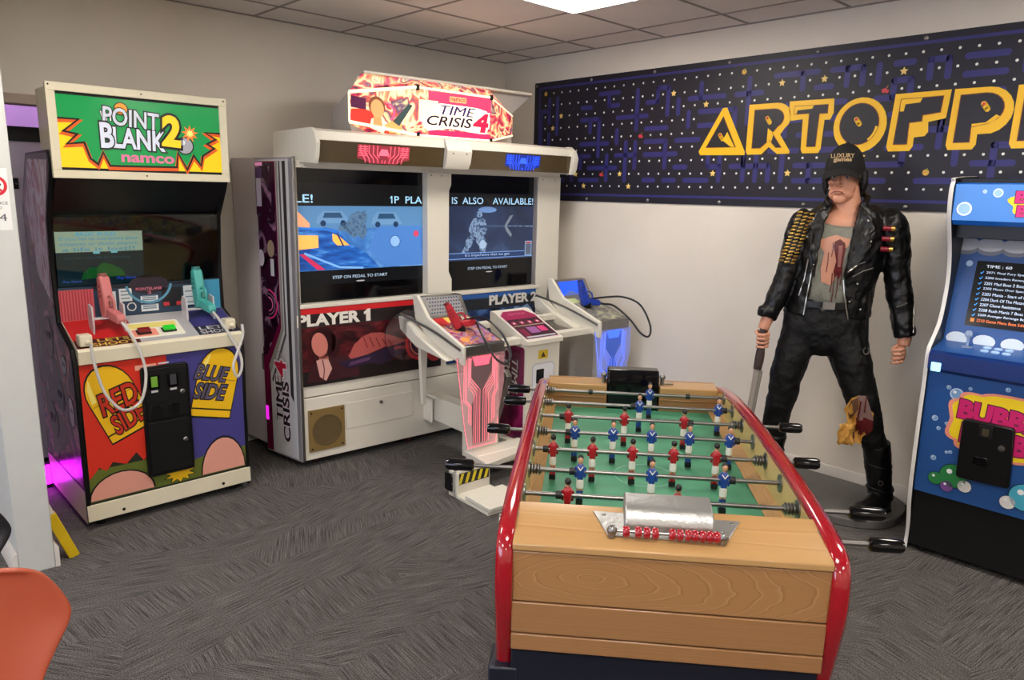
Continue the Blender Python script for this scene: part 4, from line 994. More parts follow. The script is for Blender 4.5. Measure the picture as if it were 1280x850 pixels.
console(1.80, .82, (60, 100, 255), 2)
# clear round guard left of the red console
mb = MB(); mb.lathe([(.155, 0), (.155, .006), (.12, .007), (.0005, .007)], CLEAR, (.60, -.20, .79), 40, 'y'); mb.build('clear_guard', TC)
mb = MB(); mb.prism([(.68, .70), (.735, .70), (.72, .335), (.70, .335)], 'y', -.22, -.19, CABWHITE); mb.build('console_strut', TC, bevel=.003)
# bars that join the consoles
mb = MB(); mb.box(.97, 1.82, -.64, -.57, .745, .785, CABWHITE); mb.box(.97, 1.82, -.33, -.27, .80, .84, CABWHITE); mb.box(1.80, 1.835, -.60, -.02, .76, .80, CABWHITE); mb.build('joining_bar', TC, bevel=.004)
# middle coin unit
mb = MB(); mb.box(1.15, 1.43, -.68, -.38, .10, .74, CABWHITE)
mb.prism([(-.70, .745), (-.70, .77), (-.36, .91), (-.33, .91), (-.33, .80), (-.38, .74)], 'x', 1.14, 1.44, CABWHITE)
c = Canvas(mb, (1.14, -.70, .7706), (1, 0, 0), tuple(V(0, .34, .14).normalized()))
MGP = C(150, 24, 74); c.poly([(.01, .02), (.29, .02), (.29, .29), (.24, .355), (.06, .355), (.01, .31)], C(220, 190, 200), 1); c.poly([(.016, .026), (.284, .026), (.284, .285), (.236, .348), (.064, .348), (.016, .305)], C(56, 18, 36), 2)
c.poly([(.016, .25), (.284, .25), (.284, .285), (.236, .348), (.064, .348), (.016, .305)], MGP, 3); c.text('HOW TO PLAY', .08, .22, .295, .32, C(226, 120, 160), 4)
for k in range(4): c.circ(.05 + .065 * k, .205, .022, MGP, 4, 12); c.circ(.05 + .065 * k, .205, .01, C(226, 190, 200), 5, 8)
c.rect(.02, .28, .165, .178, C(150, 130, 110), 4); c.rect(.10, .18, .08, .15, C(150, 90, 150), 4); c.rect(.19, .25, .09, .15, C(206, 60, 120), 4); c.rect(.03, .08, .05, .14, C(120, 30, 60), 4); c.rect(.03, .27, .035, .05, C(190, 190, 196), 4)
c = Canvas(mb, (1.1494, -.38, .10), (0, -1, 0), (0, 0, 1))
c.rrect(.01, .285, .01, .625, .02, ramp_mat('coin_unit_art', [(0.3, (60, 10, 40)), (0.5, (110, 20, 66)), (0.62, (150, 40, 90)), (.7, (60, 14, 50))], scale=5, rough=.2, distort=1), 1)
cc_ = Canvas(mb, (1.1494, -.38, .10), (0, 0, -1), (0, -1, 0))
cc_.text('TIME', -.54, -.32, .17, .225, C(226, 216, 222), 3, .02, .2, C(40, 10, 30), .05); cc_.text('CRISIS', -.60, -.30, .09, .15, C(226, 216, 222), 3, .02, .2, C(40, 10, 30), .05)
c = Canvas(mb, (1.15, -.6806, 0))
c.rrect(.05, .24, .38, .62, .03, C(190, 190, 200, rough=.3), 1); c.rrect(.058, .232, .388, .612, .026, C(226, 226, 230, rough=.3), 2); c.rrect(.085, .15, .49, .58, .006, MATTBLACK, 3); c.rect(.10, .18, .645, .70, C(214, 180, 40), 2); c.poly([(.12, .655), (.16, .655), (.14, .69)], C(60, 50, 20), 3)
mb.build('coin_unit', TC, bevel=.003)
# shelf arms and floor base
mb = MB()
mb.box(.845, .99, -.10, .0, .31, .322, CABWHITE); mb.box(.845, .857, -.10, .0, .155, .322, CABWHITE); mb.box(.845, .99, -.08, .0, .155, .167, CABWHITE)
for z in (.20, .28): mb.cyl((.86, -.03, z), (.866, -.03, z), .008, STEEL, 8)
mb.build('arm_bracket', TC, bevel=.002)
mb = MB(); mb.box(.87, .96, -.56, .0, .17, .335, CABWHITE); mb.build('console_arm', TC, bevel=.004)
mb = MB(); mb.box(.74, 1.50, -.74, -.62, .05, .14, CABWHITE); mb.prism([(.74, -.60), (.72, -.86), (1.6, -.72), (1.6, -.62)], 'z', .10, .135, CABWHITE); mb.box(1.10, 1.5, -.70, -.3, .0, .12, CABWHITE); mb.build('floor_base', TC, bevel=.004)
mb = MB(); mb.prism([(-.42, .12), (-.40, .22), (-.62, .60), (-.66, .56), (-.50, .12)], 'x', 1.02, 1.06, STEEL); mb.build('brace', TC, bevel=.003)
# pedal
mb = MB()
mb.box(.475, .715, -.885, -.86, .0, .145, CABWHITE); mb.box(.475, .49, -.90, -.82, .0, .145, CABWHITE); mb.box(.475, .72, -1.18, -.86, .0, .018, CABWHITE)
mb.box(.462, .60, -.86, -.80, .03, .13, BLACK)
c = Canvas(mb, (0, -.8856, 0)); c.rect(.49, .708, .068, .134, C(20, 20, 20), 1)
for k in range(5):
    x = .494 + k * .044; c.poly([(x, .072), (x + .02, .072), (x + .04, .13), (x + .02, .13)], C(226, 206, 40), 2)
for z in (.03, .075, .12): mb.cyl((.468, -.86, z), (.477, -.86, z), .006, STEEL, 8)
mb.build('pedal_frame', TC, bevel=.002)
mb = MB(); mb.prism([(.478, -.97), (.475, -1.19), (.63, -1.19), (.74, -1.08), (.74, -.97)], 'z', .0, .022, mat('pedal_plate', (222, 220, 206), .5, vary=.04, vscale=60), M=Matrix.Translation((0, -.0, .022)) @ Matrix.Rotation(0, 4, 'X'))
mb.build('pedal', TC, bevel=.004)

def TW(x, y, z):
    p = Matrix.Rotation(TH, 4, 'Z') @ V(x, y, z) + V(-2.263, -.723, 0); return p
CABR = [(0, -.10, -.07), (-.04, -.10, -.07), (-.12, -.08, -.08), (-.19, -.065, -.16), (-.25, -.06, -.27), (-.275, -.10, -.33), (-.27, -.155, -.29), (-.23, -.17, -.17), (-.15, -.15, -.07), (-.06, -.12, -.04), (.05, -.05, -.03)]
g3 = gun('light_gun', (176, 28, 44), TW(.78, -.46, .905), (R(-25), R(6), TH + R(70)), 'red toy light gun lying on the left console of the white two-player cabinet', None, None, scale=.95)
mb = MB(); mb.cyl((0, .0, -.05), (0, -.005, -.10), .035, BLACK, 18, .02); mb.cyl((.05, -.03, -.03), (.09, -.05, -.03), .024, CREAM, 14); mb.build('gun_rest', g3, bevel=.003)
cable('cable', CABR, .007, BC, g3)
g4 = gun('light_gun', (24, 60, 170), TW(1.90, -.43, .955), (R(-12), R(6), TH + R(75)), 'blue toy light gun standing on the right console beside the blue screen', None, None)
mb = MB(); mb.cyl((0, .0, -.05), (0, -.005, -.10), .04, BLACK, 18, .028); mb.cyl((.05, -.03, -.03), (.09, -.05, -.03), .024, CREAM, 14); mb.build('gun_rest', g4, bevel=.003)
cable('cable', [(0, -.10, -.07), (-.02, -.13, -.08), (-.10, -.16, -.10), (-.20, -.20, -.20), (-.27, -.22, -.30), (-.30, -.26, -.33), (-.28, -.30, -.26), (-.22, -.29, -.12), (-.14, -.22, -.05), (-.06, -.13, -.03), (.05, -.05, -.03)], .007, BC, g4)
# ================================================================== FOOTBALL TABLE
FA = .7045 - PI / 2
FT = empty('football_table', (-2.4969, -3.3282, 0), FA, 'wooden table football game with red curved rims and a green pitch in the foreground', 'football table')
def wood(name, base, dark, light, stretch, scale, rings=False, loc=(0, 0, 0), rough=.28):
    if name in _m: return _m[name]
    m = bpy.data.materials.new(name); m.use_nodes = True; nt = m.node_tree; b = nt.nodes['Principled BSDF']; L = nt.links
    b.inputs['Roughness'].default_value = rough; b.inputs['Coat Weight'].default_value = .25; b.inputs['Coat Roughness'].default_value = .12
    tc = nt.nodes.new('ShaderNodeTexCoord'); mp = nt.nodes.new('ShaderNodeMapping'); mp.vector_type = 'POINT'
    mp.inputs['Scale'].default_value = stretch; mp.inputs['Location'].default_value = loc
    L.new(tc.outputs['Object'], mp.inputs['Vector'])
    nz = nt.nodes.new('ShaderNodeTexNoise'); nz.inputs['Scale'].default_value = 1.3; nz.inputs['Detail'].default_value = 3
    L.new(mp.outputs['Vector'], nz.inputs['Vector'])
    mx = nt.nodes.new('ShaderNodeMix'); mx.data_type = 'RGBA'; mx.inputs[0].default_value = .28 if rings else .12
    L.new(mp.outputs['Vector'], mx.inputs[6]); L.new(nz.outputs['Color'], mx.inputs[7])
    wv = nt.nodes.new('ShaderNodeTexWave'); wv.wave_type = 'RINGS'; wv.rings_direction = 'SPHERICAL' if rings else 'X'
    wv.inputs['Scale'].default_value = scale; wv.inputs['Distortion'].default_value = 1.6 if rings else 4; wv.inputs['Detail'].default_value = 2; wv.inputs['Detail Scale'].default_value = .8
    L.new(mx.outputs[2], wv.inputs['Vector'])
    r = nt.nodes.new('ShaderNodeValToRGB'); E_ = r.color_ramp.elements
    E_[0].position = 0; E_[0].color = lin(base); E_[1].position = 1; E_[1].color = lin(base)
    for p, cc in ((.35, base), (.55, dark), (.62, light), (.8, base)):
        k = E_.new(p); k.color = lin(cc)
    L.new(wv.outputs['Fac'], r.inputs['Fac'])
    fn = nt.nodes.new('ShaderNodeTexNoise'); fn.inputs['Scale'].default_value = 1; fn.inputs['Detail'].default_value = 4
    mp2 = nt.nodes.new('ShaderNodeMapping'); mp2.inputs['Scale'].default_value = (6, 120, 160); L.new(tc.outputs['Object'], mp2.inputs['Vector']); L.new(mp2.outputs['Vector'], fn.inputs['Vector'])
    r2 = nt.nodes.new('ShaderNodeValToRGB'); r2.color_ramp.elements[0].color = (.9, .9, .9, 1); r2.color_ramp.elements[1].color = (1.06, 1.06, 1.06, 1)
    L.new(fn.outputs['Fac'], r2.inputs['Fac'])
    m2 = nt.nodes.new('ShaderNodeMix'); m2.data_type = 'RGBA'; m2.blend_type = 'MULTIPLY'; m2.inputs[0].default_value = 1
    L.new(r.outputs['Color'], m2.inputs[6]); L.new(r2.outputs['Color'], m2.inputs[7]); L.new(m2.outputs[2], b.inputs['Base Color'])
    _m[name] = m; return m
WOODTOP = wood('beech_top', (178, 138, 88), (166, 124, 76), (186, 148, 100), (.7, 5, 5), 1.5)
WOODF = wood('beech_front', (156, 113, 70), (142, 99, 58), (170, 129, 86), (1.9, 1.9, 7.5), 2.2, True, (.076, 1.106, -6.53))
WOODD = wood('beech_lower', (148, 106, 66), (138, 96, 58), (156, 115, 74), (.6, 5, 9), 1.6)
BEIGE = mat('inner_laminate', (206, 178, 116), .4, vary=.03)
REDR = mat('red_lacquer', (150, 4, 22), .14, coat=.8)
PITCH = ramp_mat('pitch_green', [(0.35, (58, 128, 96)), (0.65, (74, 146, 112))], scale=6, rough=.55)
NAVYB = mat('navy_base', (14, 18, 34), .4)
wI, wO = .3347, .372
prof = [(-.635, .575), (-.672, .70), (-.695, .79), (-.697, .85), (-.688, .90), (-.662, .930), (-.60, .947), (-.45, .960), (-.20, .968), (.1, .969), (.35, .962), (.55, .948), (.72, .925), (.84, .895), (.885, .868), (.89, .83), (.87, .76), (.82, .575)]
def inset(P, d):
    out = []
    for i, p in enumerate(P):
        a = Vector(P[max(i - 1, 0)]); b = Vector(P[min(i + 1, len(P) - 1)]); t = (b - a).normalized(); out.append((p[0] + t.y * d, p[1] - t.x * d))
    return out
sm = [(v.x, v.y) for v in smooth_pts([(a, b, 0) for a, b in prof], 3)]
for s_ in (-1, 1):
    mb = MB(); inn = inset(sm, .016)
    mb.prism(inn, 'x', s_ * wI, s_ * (wO - .004), BEIGE)
    sp = mb.build('side_panel', FT)
    mb = MB(); x0, x1 = s_ * (wI - .002), s_ * wO; out = inset(sm, 0); inn = inset(sm, .020)
    rings = []
    for (a, b), (p, q_) in zip(out, inn):
        d = Vector((a - p, b - q_)).normalized(); w = x1 - x0
        rings.append([V(x0, p, q_), V(x0, a - d.x * .006, b - d.y * .006), V(x0 + w * .14, a, b), V(x1 - w * .3, a, b), V(x1 - w * .06, a - d.x * .006, b - d.y * .006), V(x1, a - d.x * .016, b - d.y * .016), V(x1, p, q_)])
    mb.ringloft(rings, REDR); mb.build('red_rim', FT, smooth=50)
# pitch
mb = MB(); mb.box(-wI, wI, -.66, .70, .80, .820, PITCH); c = Canvas(mb, (0, 0, .820), (1, 0, 0), (0, 1, 0)); LW = C(120, 176, 150)
c.line([(-.33, 0), (.33, 0)], .004, LW); c.ring(0, 0, .09, .004, LW)
mb.build('pitch', FT, smooth=0)
mb = MB()
for s_ in (-1, 1): mb.prism([(s_ * (wI - .0), .80), (s_ * (wI - .034), .8225), (s_ * (wI - .034), .826), (s_ * (wI - .006), .85), (s_ * wI, .85)], 'y', -.66, .70, WOODTOP)
mb.build('side_slope', FT)
# near end: boards with grooves, sloping top
mb = MB()
mb.box(-wI + .001, wI - .001, -.684, -.655, .782, .900, WOODF); mb.build('end_board', FT, bevel=.003)
mb = MB(); mb.box(-wI + .001, wI - .001, -.684, -.655, .705, .779, WOODD); mb.build('end_board', FT, bevel=.003)
mb = MB(); mb.box(-wI + .001, wI - .001, -.684, -.655, .662, .702, WOODD); mb.build('end_board', FT, bevel=.003)
mb = MB(); mb.prism([(-.69, .904), (-.69, .918), (-.683, .923), (-.53, .947), (-.53, .938), (-.655, .904)], 'x', -wI + .001, wI - .001, WOODTOP); mb.build('end_top', FT, bevel=.002)
mb = MB(); mb.box(-wI + .001, wI - .001, -.66, -.64, .80, .92, WOODD); mb.build('inner_wall', FT)
# far end
mb = MB()
for (a, b) in ((-wI + .001, -.10), (.108, wI - .001)):
    mb.box(a, b, .70, .80, .66, .885, WOODD); mb.box(a, b, .694, .80, .887, .916, WOODTOP); mb.box(a, b, .698, .71, .86, .868, WOODD)
mb.build('end_board', FT, bevel=.003)
mb = MB(); mb.box(-wI + .001, wI - .001, .80, .82, .66, .916, WOODD); mb.box(-.10, .108, .70, .72, .66, .80, WOODD); mb.build('end_panel', FT, bevel=.002)
# black base and legs
mb = MB(); mb.box(-wI, wI, -.66, -.64, .52, .66, NAVYB); mb.box(-wI, wI, .78, .80, .52, .66, NAVYB); mb.box(-wI - .03, -wI, -.64, .80, .52, .66, NAVYB); mb.box(wI, wI + .03, -.64, .80, .52, .66, NAVYB); mb.box(-wI, wI, -.66, .80, .64, .66, NAVYB); mb.build('base_frame', FT, bevel=.003)
for sx in (-1, 1):
    for y in (-.655, .72):
        mb = MB(); mb.prism([(y, .02), (y + .05, .02), (y + .085, .60), (y - .01, .60)], 'x', sx * .318, sx * .386, NAVYB); lg = mb.build('leg', FT, bevel=.005)
        mb = MB(); mb.cyl((sx * .352, y + .025, 0), (sx * .352, y + .025, .025), .026, RUBBER, 16); mb.build('foot', lg)
# score counter on the near end
PS = .157
M0 = Matrix.Translation((0, -.684, .9232)) @ Matrix.Rotation(math.atan2(.024, .153), 4, 'X')
CAST = mat('cast_aluminium', (178, 178, 176), .38, metal=.9, bump=.15, bscale=90)
mb = MB(); mb.prism([(-.163, .128), (-.130, .038), (.122, .036), (.165, .122)], 'z', .0, .004, CAST, M=M0)
for (x, y) in ((-.138, .115), (.145, .108), (-.118, .05), (.112, .048)): mb.cyl(M0 @ V(x, y, .003), M0 @ V(x, y, .006), .005, STEEL, 10)
sc = mb.build('score_plate', FT, bevel=.0015)
mb = MB(); pr = [(.058, .004)] + [(.105 - .047 * math.cos(R(a)), .004 + .040 * math.sin(R(a))) for a in range(0, 100, 12)] + [(.152, .044), (.152, .004)]
mb.prism(pr, 'x', -.094, .099, CAST, M=M0); mb.build('ball_cover', FT, bevel=.004)
mb = MB(); mb.cyl(M0 @ V(-.128, .035, .018), M0 @ V(.118, .033, .018), .0035, CHROME, 10)
for x in (-.122, .113): mb.cyl(M0 @ V(x, .034, .003), M0 @ V(x, .034, .016), .008, CHROME, 14); mb.sph(M0 @ V(x, .034, .019), .0115, CHROME, 14, 8)
mb.build('score_rod', FT)
BEAD = mat('red_bead', (150, 10, 26), .2, coat=.4)
for x in (-.092, -.066, -.048, -.030, .006, .022, .039, .054, .070, .085, .099):
    mb = MB(); mb.lathe([(.003, -.0075), (.010, -.0072), (.0128, -.003), (.0128, .003), (.010, .0072), (.003, .0075)], BEAD, M0 @ V(x, .034, .018), 16, 'x'); mb.build('score_bead', FT)
# far score box
mb = MB()
pr = [(.715, .80), (.715, .90), (.722, .955), (.738, .972), (.80, .972), (.80, .80)]
mb.prism(pr, 'x', -.098, .106, BLACKGLOSS); mb.build('goal_cover', FT, bevel=.006)
mb = MB()
mb.bm.free()
for x in (-.112, .12): mb = MB(); mb.cyl((x, .74, .916), (x, .74, .945), .008, CHROME, 14); mb.sph((x, .74, .948), .012, CHROME, 14, 8); mb.build('cover_knob', FT)
mb = MB(); mb.cyl((.13, .75, .9195), (.165, .75, .9195), .004, CHROME, 8); mb.build('cover_hinge', FT)
# players
SKIN = mat('player_skin', (196, 146, 112), .45); HAIR = mat('player_hair', (14, 12, 12), .4)
SHR = mat('player_red', (160, 18, 32), .3, coat=.3); SHB = mat('player_blue', (26, 62, 140), .3, coat=.3); SHW = mat('player_white', (228, 226, 218), .3, coat=.3)
ZR = .9176
def man(team, face):
    """origin on the rod axis; face = -1 looks towards the viewer"""
    mb = MB(); sh = SHB if team else SHR
    f = face
    mb.sph((0, 0, .034), (.0078, .0085, .0110), SKIN, 14, 10)
    mb.sph((0, -f * .002, .0378), (.0083, .0086, .0098), HAIR, 14, 8)
    mb.sph((0, f * .0082, .032), (.0016, .0025, .0025), SKIN, 8, 6)
    for sx in (-1, 1): mb.sph((sx * .003, f * .0078, .0352), (.001, .001, .001), HAIR, 6, 4)
    mb.cyl((0, 0, .018), (0, 0, .028), .0045, SKIN, 10)
    rings = []
    for z, a, b in ((-.021, .0085, .0090), (-.012, .0092, .0100), (0, .0112, .0110), (.011, .0118, .0105), (.018, .0100, .0088), (.0222, .0055, .006)):
        rings.append([V(a * math.copysign(abs(math.cos(t)) ** .7, math.cos(t)), b * math.copysign(abs(math.sin(t)) ** .8, math.sin(t)), z) for t in [2 * PI * k / 20 for k in range(20)]])
    mb.ringloft(rings, sh)
    for sx in (-1, 1): mb.tube([V(sx * .0112, 0, .0135), V(sx * .0138, f * .002, .0), V(sx * .0120, f * .004, -.015)], [.0038, .0036, .003], sh, 8)
    c = Canvas(mb, (0, f * .0112, 0), (-f, 0, 0) if f > 0 else (1, 0, 0), (0, 0, 1), .0004)
    c.line([(-.0075, .0185), (0, .008), (.0075, .0185)], .0028, SHW, 3)
    rings = []
    for z, a, b in ((-.046, .0098, .0090), (-.040, .0104, .0096), (-.028, .0100, .0096), (-.020, .0088, .0092)):
        rings.append([V(a * math.cos(t), b * math.sin(t), z) for t in [2 * PI * k / 18 for k in range(18)]])
    mb.ringloft(rings, SHW)
    for sx in (-1, 1):
        mb.tube([V(sx * .0045, 0, -.045), V(sx * .0047, 0, -.055)], [.0044, .0040], SKIN, 10); mb.tube([V(sx * .0047, 0, -.054), V(sx * .0047, 0, -.078)], [.0045, .0046], sh, 10)
    mb.box(-.0092, .0092, -.008, .010 if f > 0 else .008, -.092, -.077, HAIR)
    if f < 0: mb.box(-.0092, .0092, -.011, -.008, -.092, -.080, HAIR)
    return mb
protos = {}
rods = [(0, 1, [.058]), (1, 1, [.009, .285]), (2, 0, [-.240, -.052, .145]), (3, 1, [-.215, -.095, .025, .141, .264]), (4, 0, [-.276, -.160, -.044, .074, .195]),
        (5, 1, [-.194, -.002, .188]), (6, 0, [-.224, .047]), (7, 0, [.01])]
hand = {0: (-.396, -.484), 1: (-.398, -.481), 3: (-.422, -.497), 5: (-.486, -.567), 2: (.452, .527), 4: (.411, .485), 6: (.453, .538), 7: (.439, .515)}
RUBS = mat('black_rubber_stop', (20, 20, 22), .5)
for i, team, men in rods:
    y = .165 * (3.5 - i); h0, h1 = hand[i]; sg = 1 if h1 > 0 else -1
    mb = MB(); mb.cyl((-sg * .350, y, ZR), (h0, y, ZR), .0058, CHROME, 14)
    rod = mb.build('rod', FT)
    mb = MB(); L_ = h1 - h0
    mb.lathe([(.010, h0), (.0155, h0 + sg * .004), (.0165, h0 + L_ * .2), (.0165, h0 + L_ * .85), (.013, h1 - sg * .003), (.0005, h1)], BLACKGLOSS, (0, y, ZR), 20, 'x')
    mb.build('handle', rod)
    for s_ in (-1, 1):
        mb = MB()
        if s_ == sg:
            for k in range(4): mb.lathe([(.0135, s_ * (wI - .004 - k * .008)), (.0165, s_ * (wI - .006 - k * .008)), (.0135, s_ * (wI - .008 - k * .008))], CHROME, (0, y, ZR), 16, 'x')
            mb.cyl((s_ * (wI - .036), y, ZR), (s_ * wI, y, ZR), .0105, CHROME, 14)
        mb.lathe([(.024, s_ * (wI - .0005)), (.024, s_ * (wI - .004)), (.012, s_ * (wI - .006))], STEEL, (0, y, ZR), 20, 'x')
        mb.cyl((s_ * (wO - .002), y, ZR), (s_ * (wO + .004), y, ZR), .015, STEEL, 16)
        mb.build('bearing', FT)
    lo, hi = min(men), max(men)
    for x in ((lo - .022) if i not in (0,) else -.165, (hi + .022) if i not in (0,) else .20):
        if i in (5, 3, 2, 4, 6, 1) or i == 0:
            if (i in (5,) and x > 0 and False): continue
            mb = MB(); mb.lathe([(.006, -.0085), (.0105, -.007), (.0105, .007), (.006, .0085)], RUBS, (x, y, ZR), 16, 'x'); mb.build('rubber_stop', rod)
    for x in men:
        if team not in protos:
            p = man(team, -1 if team else 1).build('player_figure', rod, smooth=45); protos[team] = p
        else:
            p = protos[team].copy(); COL.objects.link(p); p.parent = rod
        p.location = (x, y, ZR)
# ================================================================== BLUE CABINET on the right
BB = empty('arcade_cabinet', (-.585, -3.55, 0), -PI / 2, 'blue bubble-themed arcade cabinet with white side edges against the right wall', 'arcade machine')
BW = .60
sp = [(.02, .0), (.03, .10), (-.02, .34), (-.03, .86), (-.03, .99), (.0, 1.03), (.07, 1.10), (.10, 1.18), (.115, 1.30), (.09, 1.42), (.03, 1.54), (.0, 1.60), (-.015, 1.70), (.0, 1.745), (.03, 1.765), (.45, 1.765), (.56, 1.60), (.56, .0)]
sps = [(v.x, v.y) for v in smooth_pts([(a, b, 0) for a, b in sp], 3)]
TM = mat('white_edge_moulding', (226, 224, 222), .3)
BLUE = mat('cabinet_blue', (38, 84, 152), .3); DBLUE = mat('cabinet_dark_blue', (16, 46, 112), .3)
for (xa, xb) in ((-.035, -.015), (BW + .015, BW + .035)):
    mb = MB(); mb.prism(sps, 'x', xa, xb, BLACK, TM); mb.build('side_panel', BB, bevel=.004)
mb = MB()
mb.box(-.015, BW + .015, .02, .55, .03, .31, MATTBLACK); mb.box(-.015, BW + .015, .06, .55, .31, .97, BLACK); mb.box(-.015, BW + .015, .30, .55, .97, 1.76, BLACK)
mb.box(-.015, BW + .015, .10, .30, 1.50, 1.56, BLACK); mb.box(-.015, BW + .015, .05, .3, 1.74, 1.762, BLACK)
mb.build('shell', BB, bevel=.002)
# lower front panel
mb = MB(); mb.prism([(.005, .31), (-.012, .90), (.06, .90), (.06, .31)], 'x', -.015, BW + .015, BLUE)
sl = V(0, -.017, .59).normalized(); c = Canvas(mb, (0, .004, .31), (1, 0, 0), tuple(sl))
bb = lambda x, z, r, l=2: (c.circ(x, z, r, C(190, 214, 240), l, 16), c.circ(x, z, r * .8, C(120, 164, 214), l + 1, 16), c.circ(x - r * .3, z + r * .3, r * .25, C(240, 246, 252), l + 2, 10))
for (x, z, r) in ((.035, .37, .013), (.055, .325, .009), (.085, .355, .008), (.11, .50, .028), (.075, .525, .010), (.16, .535, .008), (.10, .22, .007), (.115, .225, .008), (.30, .56, .01), (.42, .53, .012), (.05, .18, .012), (.5, .2, .014)): bb(x, z, r)
YL = C(246, 214, 30); PKO = C(236, 150, 130); MGT = C(206, 30, 110)
def cloud(k, m, l):
    pts = []
    cx, cz = .312, .385
    for a in range(0, 360, 6):
        rr_ = 1 + .09 * abs(math.sin(R(a * 5)))
        x = .20 * rr_ * math.copysign(abs(math.cos(R(a))) ** .6, math.cos(R(a))); z = .125 * rr_ * math.copysign(abs(math.sin(R(a))) ** .6, math.sin(R(a)))
        pts.append((cx + x * k, cz + z * (k * 1.02)))
    c.poly(pts, m, l)
cloud(1.08, PKO, 4); cloud(1.0, YL, 5)
c.text('BUBBLE', .125, .485, .385, .475, MGT, 7, .06, 0, C(90, 10, 60), .04, rot=-3); c.text('BOBBLE', .145, .505, .275, .37, MGT, 7, .06, 0, C(90, 10, 60), .04, rot=-3)
GRN = C(40, 130, 70)
for (x, z, r, m) in ((.14, .115, .055, GRN), (.07, .085, .03, GRN), (.19, .08, .028, C(228, 228, 228)), (.42, .10, .06, C(70, 170, 200)), (.36, .06, .03, C(226, 226, 228)), (.50, .06, .035, C(120, 80, 160)), (.12, .06, .026, C(120, 76, 150))):
    c.circ(x, z, r * 1.06, C(14, 30, 40), 5, 18); c.circ(x, z, r, m, 6, 18); c.circ(x - r * .3, z + r * .35, r * .22, C(240, 246, 250), 7, 10)
mb.build('front_panel', BB, smooth=0)
# coin door
mb = MB(); M1 = Matrix.Translation((0, -.012, 0))
mb.prism([(.165, .435), (.355, .44), (.362, .45), (.35, .70), (.343, .71), (.162, .712), (.152, .70), (.156, .445)], 'y', -.035, -.0, BLACK)
cd = mb.build('coin_door', BB, bevel=.006)
mb = MB(); mb.box(.22, .275, -.048, -.034, .645, .70, MATTBLACK); mb.box(.235, .262, -.0495, -.046, .655, .688, C(60, 54, 34)); mb.build('coin_slot', cd, bevel=.003)
mb = MB(); mb.lathe([(.013, -.035), (.013, -.044), (.0005, -.045)], CHROME, (.315, 0, .615), 16, 'y'); mb.build('lock', cd)
mb = MB(); mb.box(.215, .27, -.041, -.034, .515, .555, BLACKGLOSS); mb.build('coin_return', cd, bevel=.003)
# control ledge
mb = MB(); mb.prism([(-.025, .90), (-.045, .915), (-.045, .985), (-.02, .995), (.20, 1.035), (.20, .90)], 'x', -.015, BW + .015, DBLUE)
c = Canvas(mb, (0, -.022, .9955), (1, 0, 0), tuple(V(0, .22, .04).normalized())); c.rect(-.015, BW + .015, .0, .21, BLUE, 1)
for k in range(6): c.circ(.02 + .12 * k, .19, .05, C(206, 220, 240), 2, 16, .035); c.circ(.02 + .12 * k, .185, .043, C(150, 186, 226), 3, 16, .028)
mb.build('control_panel', BB, smooth=0)
for x in (.10, .42):
    js = MB(); js.lathe([(.024, 0), (.022, .004), (.006, .006), (.0055, .035), (.008, .045), (.016, .055), (.0155, .068), (.008, .078), (.0005, .079)], mat('joystick_clear', (190, 210, 240), .1, trans=.6), (x, .08, 1.012), 18); js.build('joystick', BB)
    for k in range(6):
        b = MB(); b.lathe([(.017, 0), (.017, .005), (.011, .009), (.0005, .009)], C(170, 200, 240, .2, .2), (x + .075 + .042 * (k % 3), .055 + .045 * (k // 3), 1.008 + .008 * (k // 3)), 16); b.build('push_button', BB)
mb = MB(); mb.box(.0, .04, -.052, -.044, .905, .945, C(150, 226, 250, 1.6)); mb.build('lit_button', BB, bevel=.003)
# screen: sloping printed bezel with black display
mb = MB(); mb.prism([(.13, 1.02), (.235, 1.50), (.26, 1.50), (.16, 1.02)], 'x', -.014, BW + .014, BLUE)
s2 = V(0, .105, .48).normalized(); c = Canvas(mb, (0, .13, 1.02), (1, 0, 0), tuple(s2))
for k in range(7): c.circ(.0 + .1 * k, .44, .055, C(120, 124, 140), 1, 16, .03); c.circ(.0 + .1 * k, .46, .058, C(190, 194, 204), 2, 16, .032)
for k in range(6): c.circ(.04 + .11 * k, .02, .045, C(214, 228, 240), 1, 16, .03)
c.circ(.03, .37, .014, C(180, 210, 240), 2, 14)
c.rect(.06, .56, .085, .385, C(10, 10, 14, rough=.15), 3)
S3 = lambda r, g, b, e=.8: C(r, g, b, e, .25)
c.text('TIME : 60', .10, .20, .355, .368, S3(200, 210, 220), 4, .01); c.text('FREE : CREDIT', .27, .42, .355, .368, S3(200, 210, 220), 4, .01)
lines = ['2071 Final Fury Special Boss', '2200 Invaders Revenge Boss Edition', '2201 Mad Boss 2 Boss Edition', '2202 Moon Over Special Boss Edition', '2203 Mania - Start of the Mutant', '2204 Dark Of The Mutant', '2207 Clone Resistance', '2208 Rush Mania 7 Boss Edition', '2209 Avenger Revenge Boss Edition']
for k, t_ in enumerate(lines):
    z = .332 - k * .0245; c.text(t_, .105, .105 + .0075 * len(t_), z - .006, z + .007, S3(190, 206, 230, .7), 4, .01); c.line([(.082, z), (.086, z - .005), (.094, z + .006)], .003, S3(60, 150, 230), 4)
c.text('2210 Game Menu Boss Edition', .105, .31, .106, .119, S3(226, 120, 60), 4, .01); c.rect(.08, .095, .104, .12, S3(230, 120, 50), 4)
c.star(.53, .22, .10, S3(190, 30, 130, .6), 4, 12, .5, sy=1.2); c.star(.53, .22, .05, S3(240, 120, 200, 1), 5, 12, .5)
mb.build('screen', BB, smooth=0)
